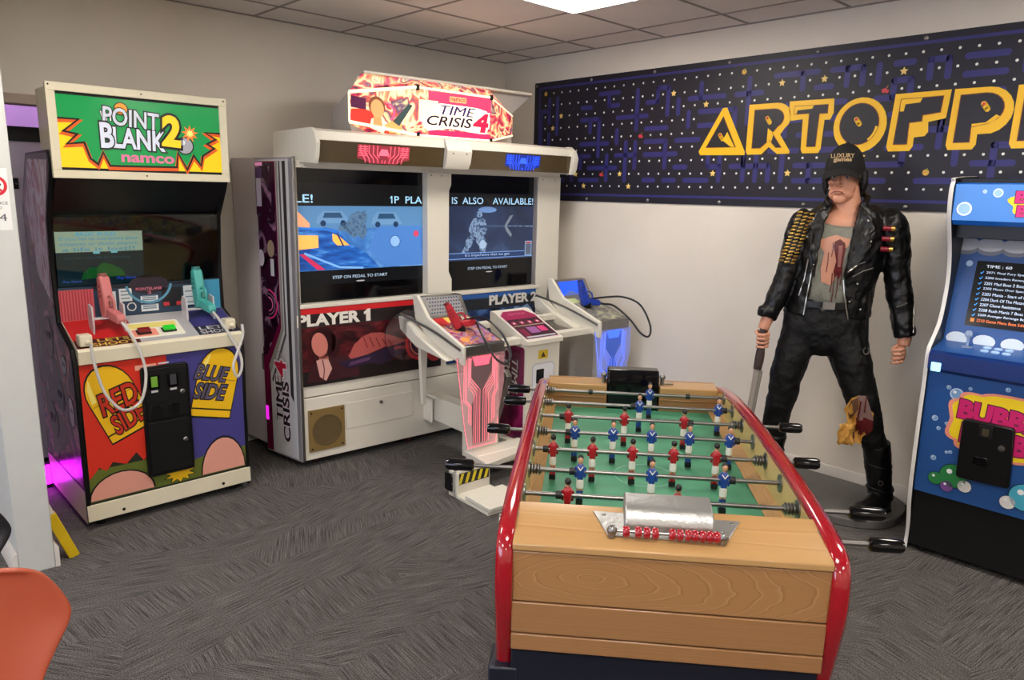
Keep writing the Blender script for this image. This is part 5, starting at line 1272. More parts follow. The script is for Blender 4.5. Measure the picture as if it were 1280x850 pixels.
mb = MB(); mb.box(-.014, BW + .014, .14, .24, 1.50, 1.535, MATTBLACK); c = Canvas(mb, (.13, .1395, 1.50)); c.rrect(-.04, .10, .004, .032, .012, C(30, 30, 34), 1); mb.build('speaker_grille', BB)
# marquee
mb = MB(); mb.prism([(.045, 1.56), (.01, 1.58), (.005, 1.735), (.03, 1.742), (.08, 1.56)], 'x', -.014, BW + .014, C(24, 90, 176, .3, .2))
c = Canvas(mb, (0, .0095, 1.58), (1, 0, 0), tuple(V(0, -.005, .155).normalized())); c.rect(-.014, BW + .014, 0, .155, C(40, 116, 200, .35, .15), 1)
for (x, z, r) in ((.10, .125, .008), (.15, .12, .019), (.03, .05, .03), (.4, .03, .012), (.5, .12, .02)): c.circ(x, z, r, C(220, 234, 248, .4), 2, 16); c.circ(x, z, r * .78, C(150, 190, 226, .4), 3, 16)
c.poly([(.20 + .15 + (.155 + .012 * math.sin(R(a * 7))) * math.cos(R(a)), .078 + (.066 + .006 * math.sin(R(a * 7))) * math.sin(R(a))) for a in range(0, 360, 8)], C(244, 210, 40, .4), 3)
c.text('BUBBLE', .215, .49, .078, .128, C(214, 40, 120, .4), 5, .05, 0, C(90, 10, 60, .2), .04); c.text('BOBBLE', .225, .48, .022, .070, C(214, 40, 120, .4), 5, .05, 0, C(90, 10, 60, .2), .04)
mb.build('marquee_sign', BB, smooth=0)
for (x, y) in ((.04, .06), (BW - .04, .06), (.04, .5), (BW - .04, .5)):
    mb = MB(); mb.cyl((x, y, 0), (x, y, .035), .02, MATTBLACK, 12); mb.build('foot', BB)

# ================================================================== ORANGE CHAIR (foreground, left edge)
CH = empty('chair', (-4.16, -2.85, 0), 0, 'orange plastic chair with rounded backrest at the bottom left corner', 'chair')
ORP = mat('orange_plastic', (176, 82, 56), .42, coat=.15)
LGS = mat('chair_leg_metal', (60, 60, 62), .35, metal=.8)
# outline of the backrest (x, z) from the middle to the right edge, mirrored
half = [(0, .822), (.12, .821), (.16, .815), (.195, .797), (.222, .755), (.243, .708), (.247, .690), (.238, .66), (.212, .62), (.182, .57), (.158, .52), (.145, .46)]
def shell():
    mb = MB(); rows = []
    zs = [.46, .50, .54, .58, .62, .66, .69, .72, .75, .775, .795, .81, .82]
    def halfw(z):
        for (xa, za), (xb, zb) in zip(half[1:], half[2:]):
            if za >= z >= zb: return xa + (xb - xa) * (za - z) / max(za - zb, 1e-6)
        return .13
    fr_, bk = [], []
    for z in zs:
        w = max(halfw(z), .13); row = []
        for k in range(13):
            t = -1 + k / 6; x = w * t
            y = .155 - .055 * abs(t) ** 2.4 + (z - .62) * .10
            row.append(V(x, y, z))
        rows.append(row)
    G_ = [mb.verts(r) for r in rows]
    for a, b in zip(G_, G_[1:]):
        for i in range(12): mb.face([a[i], a[i + 1], b[i + 1], b[i]], ORP)
    # seat
    seat = []
    for (y, z, w) in ((.14, .46, .13), (.12, .44, .17), (.08, .43, .20), (.0, .428, .215), (-.10, .43, .215), (-.20, .436, .20), (-.25, .43, .185), (-.265, .41, .17)):
        seat.append([V(w * (-1 + k / 6), y, z + .02 * abs(-1 + k / 6) ** 3) for k in range(13)])
    S_ = [mb.verts(r) for r in seat]
    for i in range(12): mb.face([G_[0][i], G_[0][i + 1], S_[0][i + 1], S_[0][i]], ORP)
    for a, b in zip(S_, S_[1:]):
        for i in range(12): mb.face([a[i], a[i + 1], b[i + 1], b[i]], ORP)
    bmesh.ops.remove_doubles(mb.bm, verts=mb.bm.verts[:], dist=.0005)
    return mb
def shell_chair(root, m, legm):
    global ORP
    keep = ORP; ORP = m; o = shell().build('seat_shell', root); ORP = keep
    s = o.modifiers.new('thick', 'SOLIDIFY'); s.thickness = .014; s.offset = 0
    s2_ = o.modifiers.new('sub', 'SUBSURF'); s2_.levels = 2; s2_.render_levels = 2
    for sx in (-1, 1):
        for sy, y0 in ((-1, -.16), (1, .10)):
            b = MB(); b.tube([(sx * .15, y0, .415), (sx * .21, y0 + sy * .07, .0)], .010, legm, 12); lg = b.build('leg', root)
            b = MB(); b.cyl((sx * .21, y0 + sy * .07, 0), (sx * .209, y0 + sy * .069, .02), .013, RUBBER, 12); b.build('foot_cap', lg)
    b = MB(); b.tube([(-.15, -.16, .41), (.15, -.16, .41), (.15, .10, .41), (-.15, .10, .41)], .009, legm, 10, closed=True); b.build('seat_frame', root)
shell_chair(CH, ORP, LGS)
CH.location = (-4.157, -2.86, 0)
CH2 = empty('chair', (-4.15, -1.98, -.0), 0, 'black plastic chair half hidden behind the orange chair at the left edge', 'chair')
shell_chair(CH2, mat('black_chair_plastic', (26, 27, 30), .4), LGS)
CH2.location = (-4.145, -2.06, -.0); CH2.scale = (1, 1, .86)

# ================================================================== FOLDED CAUTION SIGN leaning on the post
CS = empty('folded_floor_sign', (-3.60, -.995, 0), 0, 'folded yellow and white plastic floor sign leaning against the white post', 'floor sign')
YP = mat('yellow_plastic', (214, 180, 20), .4)
M2 = Matrix.Translation((.045, -.0, .0)) @ Matrix.Rotation(R(-19), 4, 'Y')
for k, y in enumerate((-.018, .004)):
    mb = MB(); mb.box(-.022, .022, y, y + .014, .0, .235, YP, M2); mb.box(-.022, .018, y, y + .014, .238, .345, WHITEPL, M2); mb.build('leaf', CS, bevel=.003)
mb = MB(); mb.cyl(M2 @ V(.0, -.02, .335), M2 @ V(.0, .02, .335), .006, WHITEPL, 10); mb.build('hinge', CS)
# ================================================================== LIFE-SIZE MANNEQUIN IN BLACK LEATHER
MA = math.atan2(-.691, .723) - R(20)      # turned towards the viewer's side of the room
NX = .93
MN = empty('mannequin', (-.46, -2.98, 0), MA, 'life-size mannequin in black leather jacket, trousers and cap, standing on a grey base', 'mannequin')
def wl(x, y, z):       # world to mannequin space
    p = Matrix.Rotation(-MA, 4, 'Z') @ (V(x, y, z) - V(-.46, -2.98, 0)); return V(p.x / NX, p.y, p.z)
MN.scale = (NX, 1, 1)
# base board, rounded, lying against the wall
bp_ = []
for cx, cy, a0 in ((-.31, -3.15, 180), (-.26, -3.15, 270), (-.26, -2.71, 0), (-.31, -2.71, 90)):
    for k in range(9):
        a = R(a0 + 90 * k / 8); bp_.append((cx + .262 * math.cos(a) if cx < -.3 else min(-.020, cx + .262 * math.cos(a)), cy + .262 * math.sin(a)))
mb = MB(); pts = [wl(x, y, 0) for x, y in bp_]
mb.prism([(p.x, p.y) for p in pts], 'z', 0, .045, mat('base_grey', (96, 94, 92), .55, vary=.12, vscale=9)); mb.build('base', MN, bevel=.006)

LEA = mat('black_leather', (8, 8, 9), .38, bump=.35, bscale=28, spec=.4)
TRO = mat('black_trousers', (8, 8, 9), .6, bump=.5, bscale=40, spec=.3)
SKN = mat('mannequin_skin', (206, 146, 118), .45, vary=.10, vscale=14)
def oval(cx, cy, z, rx, ry, n=28, e=2.3):
    out = []
    for k in range(n):
        t = 2 * PI * k / n; a, b = math.cos(t), math.sin(t)
        out.append(V(cx + rx * math.copysign(abs(a) ** (2 / e), a), cy + ry * math.copysign(abs(b) ** (2 / e), b), z))
    return out
def limb(mb, pts, rad, n=18): mb.tube(smooth_pts(pts, 5), [r for r in smooth_r(rad, 5)], SKN, n)
def smooth_r(r, k): return [v.x for v in smooth_pts([(a, 0, 0) for a in r], k)]

HM = Matrix.Translation((.021, 0, 1.745)) @ Matrix.Rotation(R(-1), 4, 'Z') @ Matrix.Scale(1.07, 4) @ Matrix.Translation((-.035, 0, -1.745))
def hx(mb): bmesh.ops.transform(mb.bm, matrix=HM, verts=mb.bm.verts[:]); return mb
# ---- body: head, neck, chest, arms and hands, one skin
mb = MB()
hc = V(.035, 0, 1.79)
mb.sph((.038, .008, 1.795), (.080, .098, .098), SKN, 24, 16)
mb.sph((.026, -.040, 1.735), (.064, .062, .072), SKN, 20, 14)      # face
mb.sph((.022, -.048, 1.690), (.058, .050, .038), SKN, 18, 12)      # jaw
mb.sph((.014, -.084, 1.664), (.030, .021, .021), SKN, 14, 10)      # chin
mb.tube([V(.004, -.094, 1.775), V(-.001, -.108, 1.748), V(-.004, -.120, 1.733)], [.009, .011, .014], SKN, 12)   # nose
for sx in (-1, 1):
    mb.sph((.004 + sx * .012, -.108, 1.728), (.008, .009, .007), SKN, 10, 8)
    mb.sph((.012 + sx * .034, -.072, 1.742), (.022, .024, .018), SKN, 14, 10)      # cheekbone
    mb.sph((.012 + sx * .030, -.086, 1.783), (.026, .014, .009), SKN, 14, 8)       # brow
    mb.sph((.036 + sx * .083, .010, 1.752), (.010, .022, .033), SKN, 12, 10)       # ear
mb.sph((.005, -.103, 1.704), (.026, .010, .006), SKN, 14, 8); mb.sph((.005, -.101, 1.694), (.022, .011, .007), SKN, 14, 8)   # lips
bmesh.ops.transform(mb.bm, matrix=HM, verts=mb.bm.verts[:])
mb.tube([V(.030, .018, 1.76), V(.036, .012, 1.68), V(.050, .010, 1.60), V(.050, .010, 1.54)], [.066, .070, .076, .095], SKN, 22)
mb.ringloft([oval(cx, .01, z, rx, ry) for z, cx, rx, ry in ((1.0, .0, .14, .095), (1.15, .005, .145, .10), (1.35, .03, .17, .12), (1.48, .045, .195, .125), (1.56, .045, .17, .10), (1.61, .045, .09, .07))], SKN)
for sx in (-1, 1): mb.sph((.03 + sx * .075, -.085, 1.44), (.075, .045, .06), SKN, 18, 12)
shL, elL, wrL = V(-.15, .0, 1.53), V(-.215, -.01, 1.29), V(-.312, -.05, 1.02)
shR, elR, wrR = V(.262, .0, 1.53), V(.332, .0, 1.29), V(.400, -.04, .99)
mb.tube([shL, elL, wrL, V(-.325, -.055, .975)], [.062, .048, .034, .030], SKN, 16)
mb.tube([shR, elR, wrR, V(.396, -.045, .945)], [.062, .048, .036, .032], SKN, 16)
# right hand (image right): a loose fist
def finger(pts, r): mb.tube(pts, r, SKN, 10)
mb.sph((.392, -.046, .903), (.024, .034, .046), SKN, 16, 12)
for k in range(4):
    z = .930 - .0218 * k; o = .002 * k; rr_ = .0098 - .0006 * k
    finger([V(.398, -.082, z + .006), V(.378 - o, -.100, z), V(.352 - o, -.094, z - .004), V(.348 - o, -.072, z - .006)], [rr_, rr_, rr_ * .95, rr_ * .85])
finger([V(.375, -.040, .938), V(.348, -.066, .930), V(.345, -.094, .916)], [.014, .012, .0105])
# left hand: closed round the grip of the bar
gx, gy = -.326, -.075
mb.sph((gx + .010, gy + .038, .930), (.030, .026, .046), SKN, 16, 12)
for k in range(4):
    z = .957 - .0218 * k; rr_ = .0098 - .0006 * k
    finger([V(gx + .030, gy + .028, z), V(gx + .034, gy - .006, z - .003), V(gx + .010, gy - .030, z - .006), V(gx - .020, gy - .024, z - .007), V(gx - .028, gy - .004, z - .008)], [rr_, rr_, rr_, rr_ * .92, rr_ * .82])
finger([V(gx + .0, gy + .050, .955), V(gx - .030, gy + .030, .958), V(gx - .034, gy - .004, .962)], [.014, .012, .0105])
remesh(mb, 'body', SKN, .0036, MN, smooth=3)
# mouth, eyes in shade, scar
mb = MB(); mb.tube(smooth_pts([(-.026, -.100, 1.690), (-.010, -.1125, 1.7005), (.010, -.1135, 1.7005), (.036, -.100, 1.689)], 4), .0019, C(140, 70, 64), 8); hx(mb).build('mouth', MN)
for sx in (-1, 1):
    mb = MB(); mb.sph((.010 + sx * .029, -.0885, 1.765), (.012, .008, .008), C(220, 214, 206), 14, 10); mb.sph((.010 + sx * .029, -.0955, 1.765), (.0045, .003, .0045), C(40, 34, 30), 10, 8); hx(mb).build('eye', MN)
# hair
mb = MB()
mb.sph((.045, .030, 1.79), (.088, .090, .088), LEA, 22, 14)
mb.sph((.055, .050, 1.735), (.078, .060, .070), LEA, 20, 12)
for sx, a in ((1, 1.0), (-1, .9)):
    mb.tube([V(.036 + sx * .080, -.030, 1.80), V(.038 + sx * .086, -.028, 1.745), V(.038 + sx * .082, -.022, 1.705)], [.016, .014, .006], LEA, 10)
    mb.tube([V(.036 + sx * .082, .0, 1.80), V(.038 + sx * .090, .005, 1.735), V(.038 + sx * .084, .015, 1.685)], [.022, .02, .008], LEA, 10)
hx(mb); remesh(mb, 'hair', mat('black_hair', (12, 11, 12), .5, bump=.6, bscale=120), .007, MN, smooth=2)
# cap
CAPM = mat('cap_cloth', (12, 12, 14), .85, bump=.2, bscale=200)
def capell(x, z, off=0.0):
    X, Z, a, b, cc = .030, 1.795, .094 + off, .112 + off, .128 + off
    k = 1 - ((x - X) / a) ** 2 - ((z - Z) / cc) ** 2
    return V(x, .006 - b * math.sqrt(max(k, 0)), z)
mb = MB(); rings = []
for j in range(11):
    a = R(-8 + 97 * j / 10)
    rings.append([V(.030 + .094 * math.cos(a) * math.cos(t), .006 + .112 * math.cos(a) * math.sin(t), 1.795 + .128 * math.sin(a)) for t in [2 * PI * k / 32 for k in range(32)]])
mb.ringloft(rings, CAPM); mb.sph((.030, .006, 1.923), (.009, .009, .005), CAPM, 12, 6)
cap = hx(mb).build('cap', MN)
mb = MB(); top, bot = [], []
rows_t, rows_b = [], []
for i in range(15):
    t = -1 + 2 * i / 14; x = .016 + .088 * t
    r1, r2 = [], []
    for j in range(5):
        s = j / 4; yb = -.035 - .07 * (1 - t * t) ** .5; y = yb - s * .078 * (1 - abs(t) ** 3.2) - .0
        z = 1.806 - .030 * s * (1 - .3 * t * t) - .030 * t * t
        r1.append(V(x, y, z)); r2.append(V(x, y, z - .005))
    rows_t.append(r1); rows_b.append(r2)
for rows in (rows_t, rows_b):
    g_ = [mb.verts(r) for r in rows]
    for a, b in zip(g_, g_[1:]):
        for i in range(4): mb.face([a[i], b[i], b[i + 1], a[i + 1]], CAPM)
    rows[:] = g_
for i in range(14): mb.face([rows_t[i][4], rows_t[i + 1][4], rows_b[i + 1][4], rows_b[i][4]], CAPM)
hx(mb).build('brim', cap)
mb = MB(); GOLD = mat('gold_thread', (186, 156, 112), .5)
c = Canvas(mb, (0, 0, 0), warp=lambda x, y, l: capell(x, y, .0012 + l))
c.text('LUXURY', -.042, .064, 1.852, 1.872, GOLD, 1, .02); c.text('games', -.030, .052, 1.830, 1.849, GOLD, 1, .03)
hx(mb).build('lettering', cap, smooth=0, recalc=False)

# ---- grey torn shirt
SHIRT = mat('grey_shirt', (128, 128, 116), .85, vary=.15, vscale=22, bump=.5, bscale=45)
BLOOD = mat('dark_red_stain', (92, 14, 20), .3, coat=.4, vary=.5, vscale=60)
mb = MB(); rings = []
for z, cx, rx, ry, a0, a1 in ((1.10, -.0, .158, .118, 200, 340), (1.20, .0, .165, .122, 200, 340), (1.32, .015, .185, .138, 205, 335), (1.42, .028, .195, .146, 210, 330), (1.50, .036, .190, .138, 212, 328), (1.555, .042, .165, .118, 214, 326)):
    rings.append([V(cx + rx * math.cos(R(a0 + (a1 - a0) * k / 18)), .005 + ry * math.sin(R(a0 + (a1 - a0) * k / 18)), z - (.03 * math.sin(PI * k / 18) if z > 1.5 else 0)) for k in range(19)])
mb.ringloft(rings, SHIRT, cap=False, closed=False)
sh_ = mb.build('shirt', MN); s = sh_.modifiers.new('t', 'SOLIDIFY'); s.thickness = .006; s.offset = 1
from mathutils.bvhtree import BVHTree
def tree(o): return BVHTree.FromPolygons([v.co.copy() for v in o.data.vertices], [tuple(p.vertices) for p in o.data.polygons])
def onto(t, x, z, off=.003, fallback=-.1):
    h = t.ray_cast(V(x, -1.0, z), V(0, 1, 0))
    return V(x, (h[0].y if h[0] is not None and h[0].y < .03 else fallback) - off, z)
def chest(x, z, o=.0):
    # front surface of the shirt at x, z
    tab = ((1.10, .0, .158, .118), (1.20, .0, .165, .122), (1.32, .015, .185, .138), (1.42, .028, .195, .146), (1.50, .036, .190, .138), (1.56, .042, .165, .118))
    for A_, B_ in zip(tab, tab[1:]):
        if A_[0] <= z <= B_[0]:
            t = (z - A_[0]) / (B_[0] - A_[0]); cx, rx, ry = [A_[i] + (B_[i] - A_[i]) * t for i in (1, 2, 3)]
            return V(x, .005 - ry * math.sqrt(max(0, 1 - ((x - cx) / rx) ** 2)) - .0075 - o, z)
    return V(x, -.12, z)
mb = MB(); c = Canvas(mb, (0, 0, 0), warp=lambda x, y, l: chest(x, y, l))
def patch(pts, m, l):
    # fan from the centre so that it follows the chest
    cx = sum(p[0] for p in pts) / len(pts); cz = sum(p[1] for p in pts) / len(pts)
    for k in (1.0, .66, .33):
        pass
    rings_ = [[c.P(cx + (x - cx) * k, cz + (z - cz) * k, l) for x, z in pts] for k in (1, .7, .4, .1)]
    g_ = [mb.verts(r) for r in rings_]; n = len(pts)
    for a, b in zip(g_, g_[1:]):
        for i in range(n): mb.face([a[i], a[(i + 1) % n], b[(i + 1) % n], b[i]], m)
    mb.face(g_[-1], m)
patch([(-.07, 1.46), (-.04, 1.475), (.0, 1.488), (.04, 1.475), (.07, 1.47), (.065, 1.44), (.03, 1.38), (.02, 1.30), (.0, 1.235), (-.05, 1.25), (-.06, 1.32), (-.05, 1.40), (-.075, 1.43)], mat('mannequin_skin_chest', (206, 146, 118), .45, vary=.1), 1)
patch([(-.005, 1.455), (.02, 1.468), (.045, 1.45), (.052, 1.42), (.046, 1.36), (.042, 1.30), (.032, 1.26), (.022, 1.29), (.012, 1.27), (.004, 1.31), (.012, 1.36), (.0, 1.40), (-.008, 1.43)], BLOOD, 4)
patch([(.016, 1.435), (.034, 1.44), (.038, 1.40), (.036, 1.33), (.022, 1.33), (.018, 1.38)], C(150, 96, 92, rough=.3), 7)
for x, z0, z1 in ((-.03, 1.40, 1.30), (.0, 1.30, 1.20), (.012, 1.28, 1.15), (.03, 1.27, 1.17), (.045, 1.33, 1.24), (-.012, 1.45, 1.38)): c.line([(x, z0), (x + .002, (z0 + z1) / 2), (x - .001, z1)], .004, BLOOD, 5)
mb.build('torn_patch', MN, smooth=60, recalc=False)

# ---- trousers
mb = MB()
mb.ringloft([oval(-.008, .0, z, rx, ry) for z, rx, ry in ((.86, .10, .085), (.92, .18, .115), (1.0, .218, .13), (1.06, .212, .128), (1.14, .185, .12), (1.155, .180, .118))], TRO)
hipL, knL, caL, anL = V(-.115, .0, .97), V(-.192, -.03, .62), V(-.215, .0, .42), V(-.225, .03, .20)
hipR, knR, caR, anR = V(.100, .0, .97), V(.245, -.055, .60), V(.330, -.030, .38), V(.375, -.005, .22)
mb.tube(smooth_pts([hipL, (hipL + knL) / 2 + V(-.01, -.01, 0), knL, caL, anL], 5), smooth_r([.112, .094, .080, .070, .058], 5), TRO, 20)
mb.tube(smooth_pts([hipR, (hipR + knR) / 2 + V(0, -.012, 0), knR, caR, anR], 5), smooth_r([.116, .098, .080, .066, .054], 5), TRO, 20)
tr_ = remesh(mb, 'trousers', TRO, .009, MN, smooth=4, lump=.022, lscale=.07)
# belt
mb = MB(); rings = [oval(-.008, 0, z, rx, ry, 40) for z, rx, ry in ((1.118, .186, .130), (1.118, .192, .136), (1.150, .190, .134), (1.150, .184, .128))]; rings.append(rings[0])
mb.ringloft(rings, LEA, cap=False); mb.box(-.03, .03, -.146, -.136, 1.116, 1.152, STEEL); mb.build('belt', MN)
# boots
def boot(ank, cal, heel, toe, nm='boot'):
    mb = MB(); z0 = .047
    mb.tube([cal, (cal + ank) / 2, ank, V(heel.x, heel.y, .10)], [.074, .070, .063, .064], LEA, 20)
    d = (toe - heel).normalized()
    mb.tube([V(heel.x, heel.y, .095), heel + d * .05 + V(0, 0, .098), heel + d * .12 + V(0, 0, .088), heel + d * .19 + V(0, 0, .080), toe + V(0, 0, .075)], [.050, .062, .056, .052, .034], LEA, 18)
    mb.sph(heel + V(0, 0, .085), (.044, .044, .038), LEA, 16, 10)
    o = remesh(mb, nm, LEA, .008, MN, smooth=4, lump=.010, lscale=.045)
    for v in o.data.vertices:
        if v.co.z < z0 + .008: v.co.z = z0 + .008
    sb = MB(); n = V(-d.y, d.x, 0); P_ = []
    for t, w in ((-.045, .020), (-.035, .036), (.03, .040), (.08, .034), (.14, .046), (.20, .044), (.235, .030), (.248, .010)): P_.append((t, w))
    out = [heel + d * t + n * w for t, w in P_] + [heel + d * t - n * w for t, w in reversed(P_)]
    sb.prism([(p.x, p.y) for p in out], 'z', .045, z0 + .016, RUBBER); sb.build('sole', o, bevel=.003)
    for zz in (.17, .30):
        q_ = ank.lerp(cal, (zz - ank.z) / max(cal.z - ank.z, .01)); st = MB(); st.tube([q_ + V(.068 * math.cos(t), .068 * math.sin(t), .006 * math.sin(2 * t)) for t in [2 * PI * k / 20 for k in range(20)]], .007, LEA, 8, closed=True)
        st.build('strap', o)
    st = MB(); q_ = ank.lerp(cal, .25); st.tube([q_ + V(.012 * math.cos(t), -.073, .012 * math.sin(t)) for t in [2 * PI * k / 12 for k in range(12)]], .0025, CHROME, 6, closed=True); st.build('buckle_ring', o)
boot(V(.380, -.01, .155), V(.328, -.03, .42), V(.400, -.02, 0), V(.235, -.205, 0))
boot(V(-.225, .03, .155), V(-.214, .0, .40), V(-.222, .075, 0), V(-.285, -.115, 0))
# torn knee
mb = MB(); OCH = mat('ochre_lining', (204, 152, 70), .7, vary=.12, vscale=30)
bt_ = MB()
legs = [o for o in MN.children if o.name.startswith('boot') or o.name.startswith('trousers')]
tv_, tp_ = [], []
for o in legs:
    n0 = len(tv_); tv_ += [v.co.copy() for v in o.data.vertices]; tp_ += [tuple(i + n0 for i in p.vertices) for p in o.data.polygons]
bt_.bm.free(); LT = BVHTree.FromPolygons(tv_, tp_)
def kn(x, z, l): return onto(LT, x, z, .004 + l * 2.0, -.10)
mb = MB(); c = Canvas(mb, (0, 0, 0), warp=lambda x, y, l: kn(x, y, l))
patch([(.135, .60), (.165, .67), (.20, .69), (.235, .685), (.26, .62), (.285, .60), (.275, .50), (.245, .46), (.24, .42), (.215, .43), (.20, .415), (.175, .425), (.15, .42), (.165, .50), (.155, .56)], OCH, 1)
patch([(.19, .69), (.235, .69), (.265, .62), (.285, .57), (.28, .52), (.255, .51), (.24, .53), (.215, .53), (.20, .58), (.21, .64)], C(140, 112, 108, rough=.3), 3)
patch([(.20, .565), (.24, .575), (.285, .56), (.288, .51), (.262, .475), (.25, .50), (.235, .465), (.22, .50), (.20, .48), (.205, .53)], BLOOD, 5)
patch([(.165, .655), (.195, .68), (.205, .62), (.19, .57), (.17, .55), (.155, .60)], C(120, 86, 66), 4)
for x, z0, z1 in ((.21, .66, .50), (.225, .55, .47), (.245, .54, .50), (.262, .55, .49), (.20, .52, .45), (.19, .50, .44), (.275, .56, .50), (.235, .69, .60)): c.line([(x, z0 + (z1 - z0) * k / 5) for k in range(6)], .007, BLOOD, 6)
mb.build('torn_lining', MN, smooth=60, recalc=False)
# hanging rag below the knee
mb = MB(); rows = []
for j in range(6):
    z = .53 - .022 * j; rows.append([V(.118 + .075 * k / 6 + .004 * math.sin(j * 2 + k), -.135 - .012 * math.sin(k * 1.5 + j), z - .006 * math.sin(k * 2.1)) for k in range(7)])
mb.ringloft(rows, OCH, cap=False, closed=False); rg = mb.build('hanging_rag', MN); q_ = rg.modifiers.new('t', 'SOLIDIFY'); q_.thickness = .005

# ---- leather jacket: open in front
def jacket_rings():
    tab = ((1.070, .002, .228, .152, -.118, .102), (1.12, .005, .222, .152, -.115, .098), (1.20, .014, .215, .152, -.105, .078), (1.30, .03, .218, .156, -.092, .056), (1.40, .04, .228, .162, -.085, .066), (1.48, .048, .238, .158, -.082, .078),
           (1.55, .052, .226, .138, -.062, .085), (1.60, .054, .190, .112, -.045, .095), (1.635, .052, .140, .092, -.022, .098))
    rings = []
    for z, cx, rx, ry, gl, gr in tab:
        aR = math.acos(max(-1, min(1, (gr - cx) / rx))); aL = math.acos(max(-1, min(1, (gl - cx) / rx)))
        a0 = -aR; a1 = -aL + 2 * PI
        rings.append([V(cx + rx * math.cos(a0 + (a1 - a0) * k / 44), .01 + ry * math.sin(a0 + (a1 - a0) * k / 44), z) for k in range(45)])
    return rings
mb = MB(); rr2 = jacket_rings()
inner = [[V(p.x * .0 + (p.x - .04) * .93 + .04, (p.y - .01) * .93 + .01, p.z) for p in r] for r in rr2]
# closed thick shell
loops = [o_ + i_[::-1] for o_, i_ in zip(rr2, inner)]
mb.ringloft(loops, LEA)
mb.tube(smooth_pts([V(-.125, .012, 1.565), shL + V(-.01, 0, 0), (shL + elL) / 2 + V(-.012, 0, 0), elL + V(-.004, 0, 0), (elL + wrL) / 2, wrL + V(.004, 0, .02)], 5), smooth_r([.055, .078, .072, .064, .056, .046], 5), LEA, 20)
mb.tube(smooth_pts([V(.215, .012, 1.575), shR + V(.01, 0, 0), (shR + elR) / 2 + V(.012, 0, 0), elR, (elR + wrR) / 2, wrR + V(0, 0, .0)], 5), smooth_r([.058, .084, .076, .068, .062, .054], 5), LEA, 20)
for w_ in (wrL + V(.002, 0, .03), wrR + V(0, 0, .01)): mb.tube([w_ + V(0, 0, .045), w_], [.052, .053], LEA, 18)
# lapels and collar as thick folds
def slab(pts, th):
    A_ = mb.verts(pts); B_ = mb.verts([p + V(0, th, 0) for p in pts]); mb.face(A_, LEA); mb.face(B_[::-1], LEA); n = len(pts)
    for i in range(n): mb.face([A_[i], B_[i], B_[(i + 1) % n], A_[(i + 1) % n]], LEA)
slab([V(-.035, -.118, 1.625), V(-.10, -.135, 1.60), V(-.15, -.152, 1.53), (V(-.125, -.168, 1.50)), V(-.135, -.170, 1.45), V(-.11, -.176, 1.36), V(-.088, -.172, 1.26), V(-.078, -.172, 1.40), V(-.062, -.150, 1.54)], .022)
slab([V(.100, -.112, 1.635), V(.155, -.13, 1.59), V(.190, -.15, 1.52), V(.155, -.166, 1.49), V(.175, -.17, 1.44), V(.12, -.178, 1.34), V(.060, -.176, 1.27), V(.070, -.172, 1.40), V(.092, -.145, 1.54)], .022)
mb.tube(smooth_pts([V(-.045, -.08, 1.625), V(-.055, .0, 1.655), V(-.02, .075, 1.68), V(.05, .10, 1.69), V(.12, .07, 1.685), V(.145, .0, 1.665), V(.115, -.08, 1.635)], 4), .018, LEA, 10)
jk = remesh(mb, 'jacket', LEA, .0075, MN, smooth=3, lump=.020, lscale=.055)
# zips, studs, cartridge rows
ZP = mat('zip_metal', (196, 190, 178), .3, metal=.9)
JT = tree(jk)
def zipl(pts, r=.0034):
    P_ = [Vector(p) for p in pts]; Q_ = []
    for a, b in zip(P_, P_[1:]): Q_ += [a.lerp(b, k / 4) for k in range(4)]
    Q_.append(P_[-1]); Q_ = [onto(JT, p.x, p.z, .001, p.y) for p in Q_]
    m_ = MB(); m_.tube(smooth_pts(Q_, 3), r, ZP, 6); m_.build('zip', jk)
zipl([V(.056, -.160, 1.27), V(.068, -.165, 1.20), V(.088, -.160, 1.12), V(.10, -.158, 1.075)], .004); zipl([V(-.098, -.160, 1.34), V(-.112, -.162, 1.20), V(-.122, -.160, 1.075)], .0035)
zipl([V(.072, -.186, 1.31), V(.115, -.184, 1.345), V(.155, -.178, 1.36)]); zipl([V(.10, -.186, 1.285), V(.15, -.182, 1.315), V(.20, -.165, 1.33)])
zipl([V(-.125, -.178, 1.36), V(-.135, -.17, 1.26), V(-.155, -.16, 1.17)])
zipl([wrR + V(.025, -.048, .16), wrR + V(.030, -.046, .03)]); zipl([V(.335, -.065, 1.14), V(.385, -.055, 1.165)])
for p in (V(-.12, -.168, 1.56), V(-.14, -.176, 1.47), V(.145, -.172, 1.56), V(.17, -.176, 1.46), V(.10, -.165, 1.16), V(.16, -.165, 1.12), V(.13, -.178, 1.25)): mb = MB(); mb.sph(onto(JT, p.x, p.z, .001, p.y), (.006, .004, .006), ZP, 10, 6); mb.build('stud', jk)
BRS = mat('brass', (200, 164, 84), .3, metal=.9)
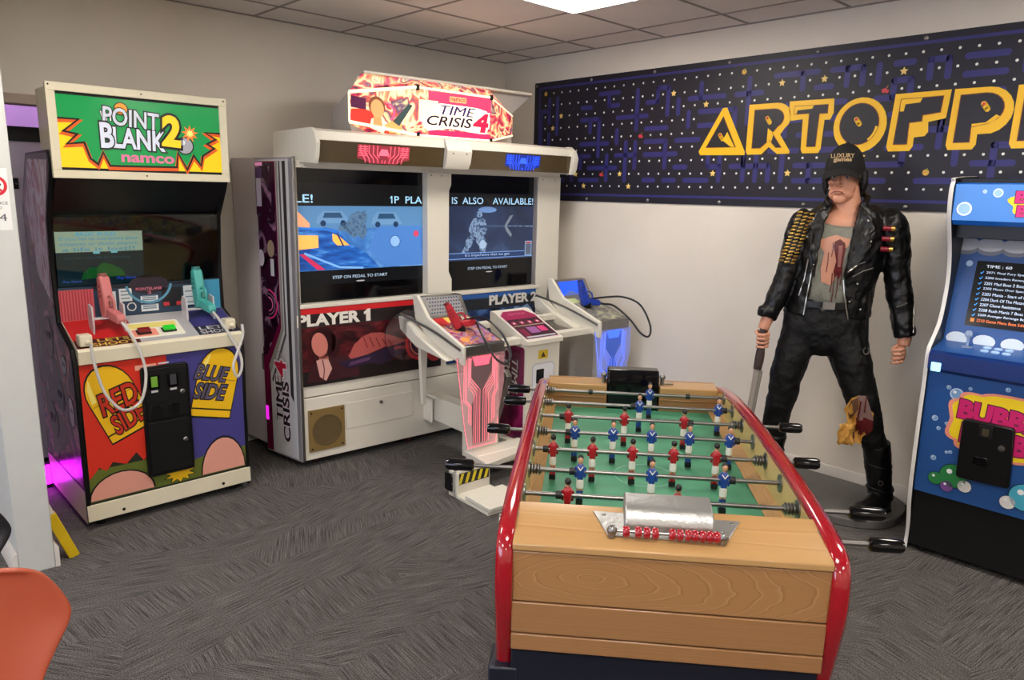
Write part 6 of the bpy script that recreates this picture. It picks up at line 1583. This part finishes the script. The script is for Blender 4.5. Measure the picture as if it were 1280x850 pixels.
for col_ in range(3):
    for k in range(15):
        t = k / 14; x = -.168 - .075 * t + .030 * (col_ - 1); z = 1.590 - .25 * t - .004 * col_
        b0 = onto(JT, x, z, .006, -.09); b1 = onto(JT, x + .025, z + .003, .006, -.09)
        b = MB(); b.tube([b0, b0.lerp(b1, .75), b1], [.0062, .006, .002], BRS, 10); b.build('cartridge', jk)
for k, z in enumerate((1.525, 1.475, 1.425)):
    y = min(onto(JT, .245, z, 0, -.09).y, onto(JT, .27, z, 0, -.09).y, onto(JT, .225, z, 0, -.09).y) - .010; b = MB(); b.tube([V(.222, y, z), V(.262, y, z)], .0125, C(130, 18, 34, rough=.3), 14); b.tube([V(.262, y, z), V(.280, y, z)], .013, BRS, 14); b.build('shotgun_shell', jk)
# hanging strap with buckle
mb = MB(); mb.tube(smooth_pts([V(.195, -.125, 1.10), V(.205, -.118, 1.0), V(.212, -.110, .93)], 4), .008, LEA, 8); mb.build('hanging_strap', MN)
mb = MB(); mb.tube([V(.212 + .014 * math.cos(t), -.113, .915 + .018 * math.sin(t)) for t in [2 * PI * k / 14 for k in range(14)]], .0035, CHROME, 8, closed=True); mb.build('buckle', MN)

# bar held in the left hand
p0 = Matrix.Rotation(MA, 4, 'Z') @ V(gx * NX, gy, 0) + V(-.46, -2.98, 0)
BR = empty('prop_gun', (p0.x, p0.y, .93), MA, 'dark gripped metal prop gun hanging from the hand of the leather-clad mannequin', 'prop gun')
GRP = mat('dark_grip', (62, 46, 44), .5, bump=.4, bscale=60)
mb = MB(); mb.tube(smooth_pts([(.0, 0, .05), (.0, 0, -.02), (-.003, -.002, -.10), (-.010, -.003, -.17)], 4), smooth_r([.016, .018, .024, .021], 4), GRP, 14); mb.build('grip', BR)
mb = MB(); mb.tube([V(-.009, -.003, -.165), V(-.020, -.006, -.30), V(-.040, -.010, -.52)], [.018, .0165, .0165], mat('barrel_metal', (196, 190, 182), .3, metal=.6), 18); mb.tube([V(.008, .002, -.175), V(-.004, .0, -.30), V(-.024, -.004, -.52)], [.011, .010, .010], mat('barrel_metal', (196, 190, 182), .3, metal=.6), 14)
mb.build('barrel', BR)
